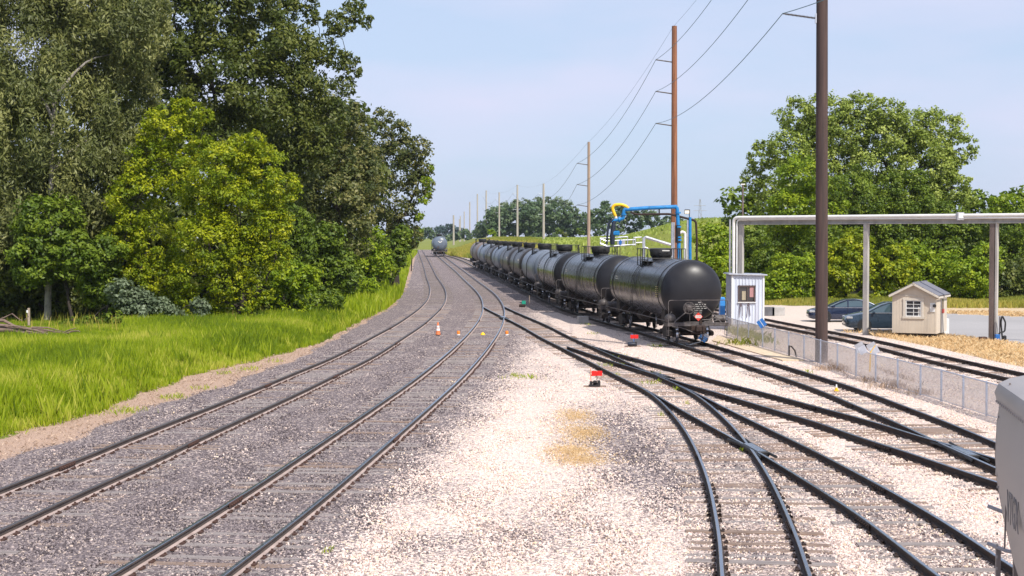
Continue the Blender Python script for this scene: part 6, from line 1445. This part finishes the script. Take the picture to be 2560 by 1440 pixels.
# dry grass patches in the yard, by the fence and before the shed
def scatter_px(pts, n, s, rng):
    xs, ys = [], []
    for px, py, rx, ry in pts:
        c, cx_, cy_ = P(px, py), P(px + rx, py), P(px, py - ry); q = rng.normal(0, .5, (n, 2)); xs.append(c[0] + q[:, 0] * (cx_[0] - c[0])); ys.append(c[1] + q[:, 1] * (cy_[1] - c[1]))
    return np.concatenate(xs), np.concatenate(ys)
X, Y = scatter_px([(1440,1040,50,16),(1462,1082,60,18),(1425,1128,66,14),(1455,1150,80,16),(1440,1090,90,60)], 1700, 1, rng)
blades(np.stack([X, Y, G(X, Y)], 1), rng.uniform(.02, .08, len(X)), np.full(len(X), .005), rng, 'grass_dry', 'dry_grass', 'patch of straw coloured dry grass on the pale ballast', lean=1.4)
X, Y = fan_pts(90000, 50, 105, .15, .36, rng); z_z = zones(X, Y); k = (z_z['straw'] > .5) | ((z_z['asph'] < .5) & (z_z['lot'] > .5) & (Y < 84) & (rng.uniform(size=len(X)) < .4)); X, Y = X[k], Y[k]; hh = .5 + .5 * vnoise(X, Y, .8, 9)
blades(np.stack([X, Y, G(X, Y)], 1), (.08 + .30 * hh) * rng.uniform(.5, 1.2, len(X)), np.full(len(X), .018), rng, 'grass_dry', 'dry_grass', 'dry straw grass between the far track and the asphalt', lean=1.1)
X, Y = scatter_px([(2238,962,14,6),(2240,940,8,22),(2180,955,50,8),(2095,925,12,10),(2092,915,8,14),(2300,985,40,6),(2215,970,60,6),(2060,925,30,5)], 260, 1, rng)
blades(np.stack([X, Y, G(X, Y)], 1), rng.uniform(.04, .26, len(X)), np.full(len(X), .007), rng, 'grass_dead', 'dry_grass', 'brown dry weeds along the chain link fence', lean=.6)
X, Y = scatter_px([(1850,862,40,5),(1905,850,30,10),(1840,835,16,10),(1870,838,14,8)], 200, 1, rng)
blades(np.stack([X, Y, G(X, Y)], 1), rng.uniform(.1, .5, len(X)), np.full(len(X), .018), rng, 'grass_gold', 'weeds', 'green weeds growing at the foot of the booth', lean=.7, var=rng.uniform(0, .6, len(X)))
X, Y = fan_pts(36000, 112, 134, .13, .40, rng); z_z = zones(X, Y); k = (z_z['asph'] < .5) & (z_z['lot'] < .5) & (X > TR['G'].Xat(118) + 2); X, Y = X[k], Y[k]
blades(np.stack([X, Y, G(X, Y)], 1), (.25 + .55 * (vnoise(X, Y, .5, 12) + .4)).clip(.12, 1.1), np.full(len(X), .035), rng, 'grass_gold', 'tall_grass', 'rough green and tan grass along the foot of the right woods', var=np.clip(.25 + .5 * vnoise(X, Y, .4, 13) + .25 * (X / Y > .28) + rng.normal(0, .18, len(X)), 0, 1))
# golden bank and corn
X, Y = fan_pts(60000, 215, 400, -.05, .02, rng); d = X - bankref(Y) - .6; k = (d > 0) & (d < 14 + (Y - 215) * .05); X, Y, d = X[k], Y[k], d[k]
blades(np.stack([X, Y, G(X, Y)], 1), rng.uniform(.3, 1.3, len(X)), np.full(len(X), .11), rng, 'grass_gold', 'golden_grass', 'golden and green tall grass covering the bank behind the tank cars', var=np.clip(.55 + .5 * vnoise(X, Y, .18, 14) + rng.normal(0, .12, len(X)) - .35 * (d > 11), 0, 1))
rows = []
for c_ in np.arange(-110, 330, 3.0):
    yy = np.arange(228, 560, 1.1); xx = c_ - (yy - 228) * .42 + 30; rows.append(np.stack([xx, yy], 1))
P_ = np.concatenate(rows); P_ = np.repeat(P_, 2, 0) + rng.normal(0, .35, (len(P_) * 2, 2)); X, Y = P_[:, 0], P_[:, 1]
d = X - bankref(Y); k = (d > 13 + (Y - 228) * .03) & (abs(X / Y) < .36) & (X / Y > -.04); X, Y = X[k], Y[k]
blades(np.stack([X, Y, G(X, Y) - .1], 1), rng.uniform(.4, .8, len(X)), np.full(len(X), .34), rng, 'corn', 'corn_crop', 'rows of green and yellow corn across the hill field', lean=.5, var=np.clip(.5 + .5 * vnoise(X, Y, .05, 15) + rng.normal(0, .15, len(X)), 0, 1))

# ------------------------------------------------------------------ haze
hz_ = MB(); x0, x1, y0, y1, z0h, z1h = -620, 620, -40, 1500, -2.5, 45.0
hz_.box(((x0 + x1) / 2, (y0 + y1) / 2, (z0h + z1h) / 2), (x1 - x0, y1 - y0, z1h - z0h))
hm = bpy.data.materials.new('haze'); hm.use_nodes = True; hm.node_tree.nodes.clear()
ho = hm.node_tree.nodes.new('ShaderNodeOutputMaterial'); pv = hm.node_tree.nodes.new('ShaderNodeVolumePrincipled'); pv.inputs['Color'].default_value = (.72, .82, .95, 1); pv.inputs['Density'].default_value = .00008; pv.inputs['Anisotropy'].default_value = .2
hm.node_tree.links.new(pv.outputs[0], ho.inputs['Volume'])
ho_ = hz_.build('haze', hm, smooth=0); tag(ho_, 'thin pale summer haze over the rail yard', kind='stuff')
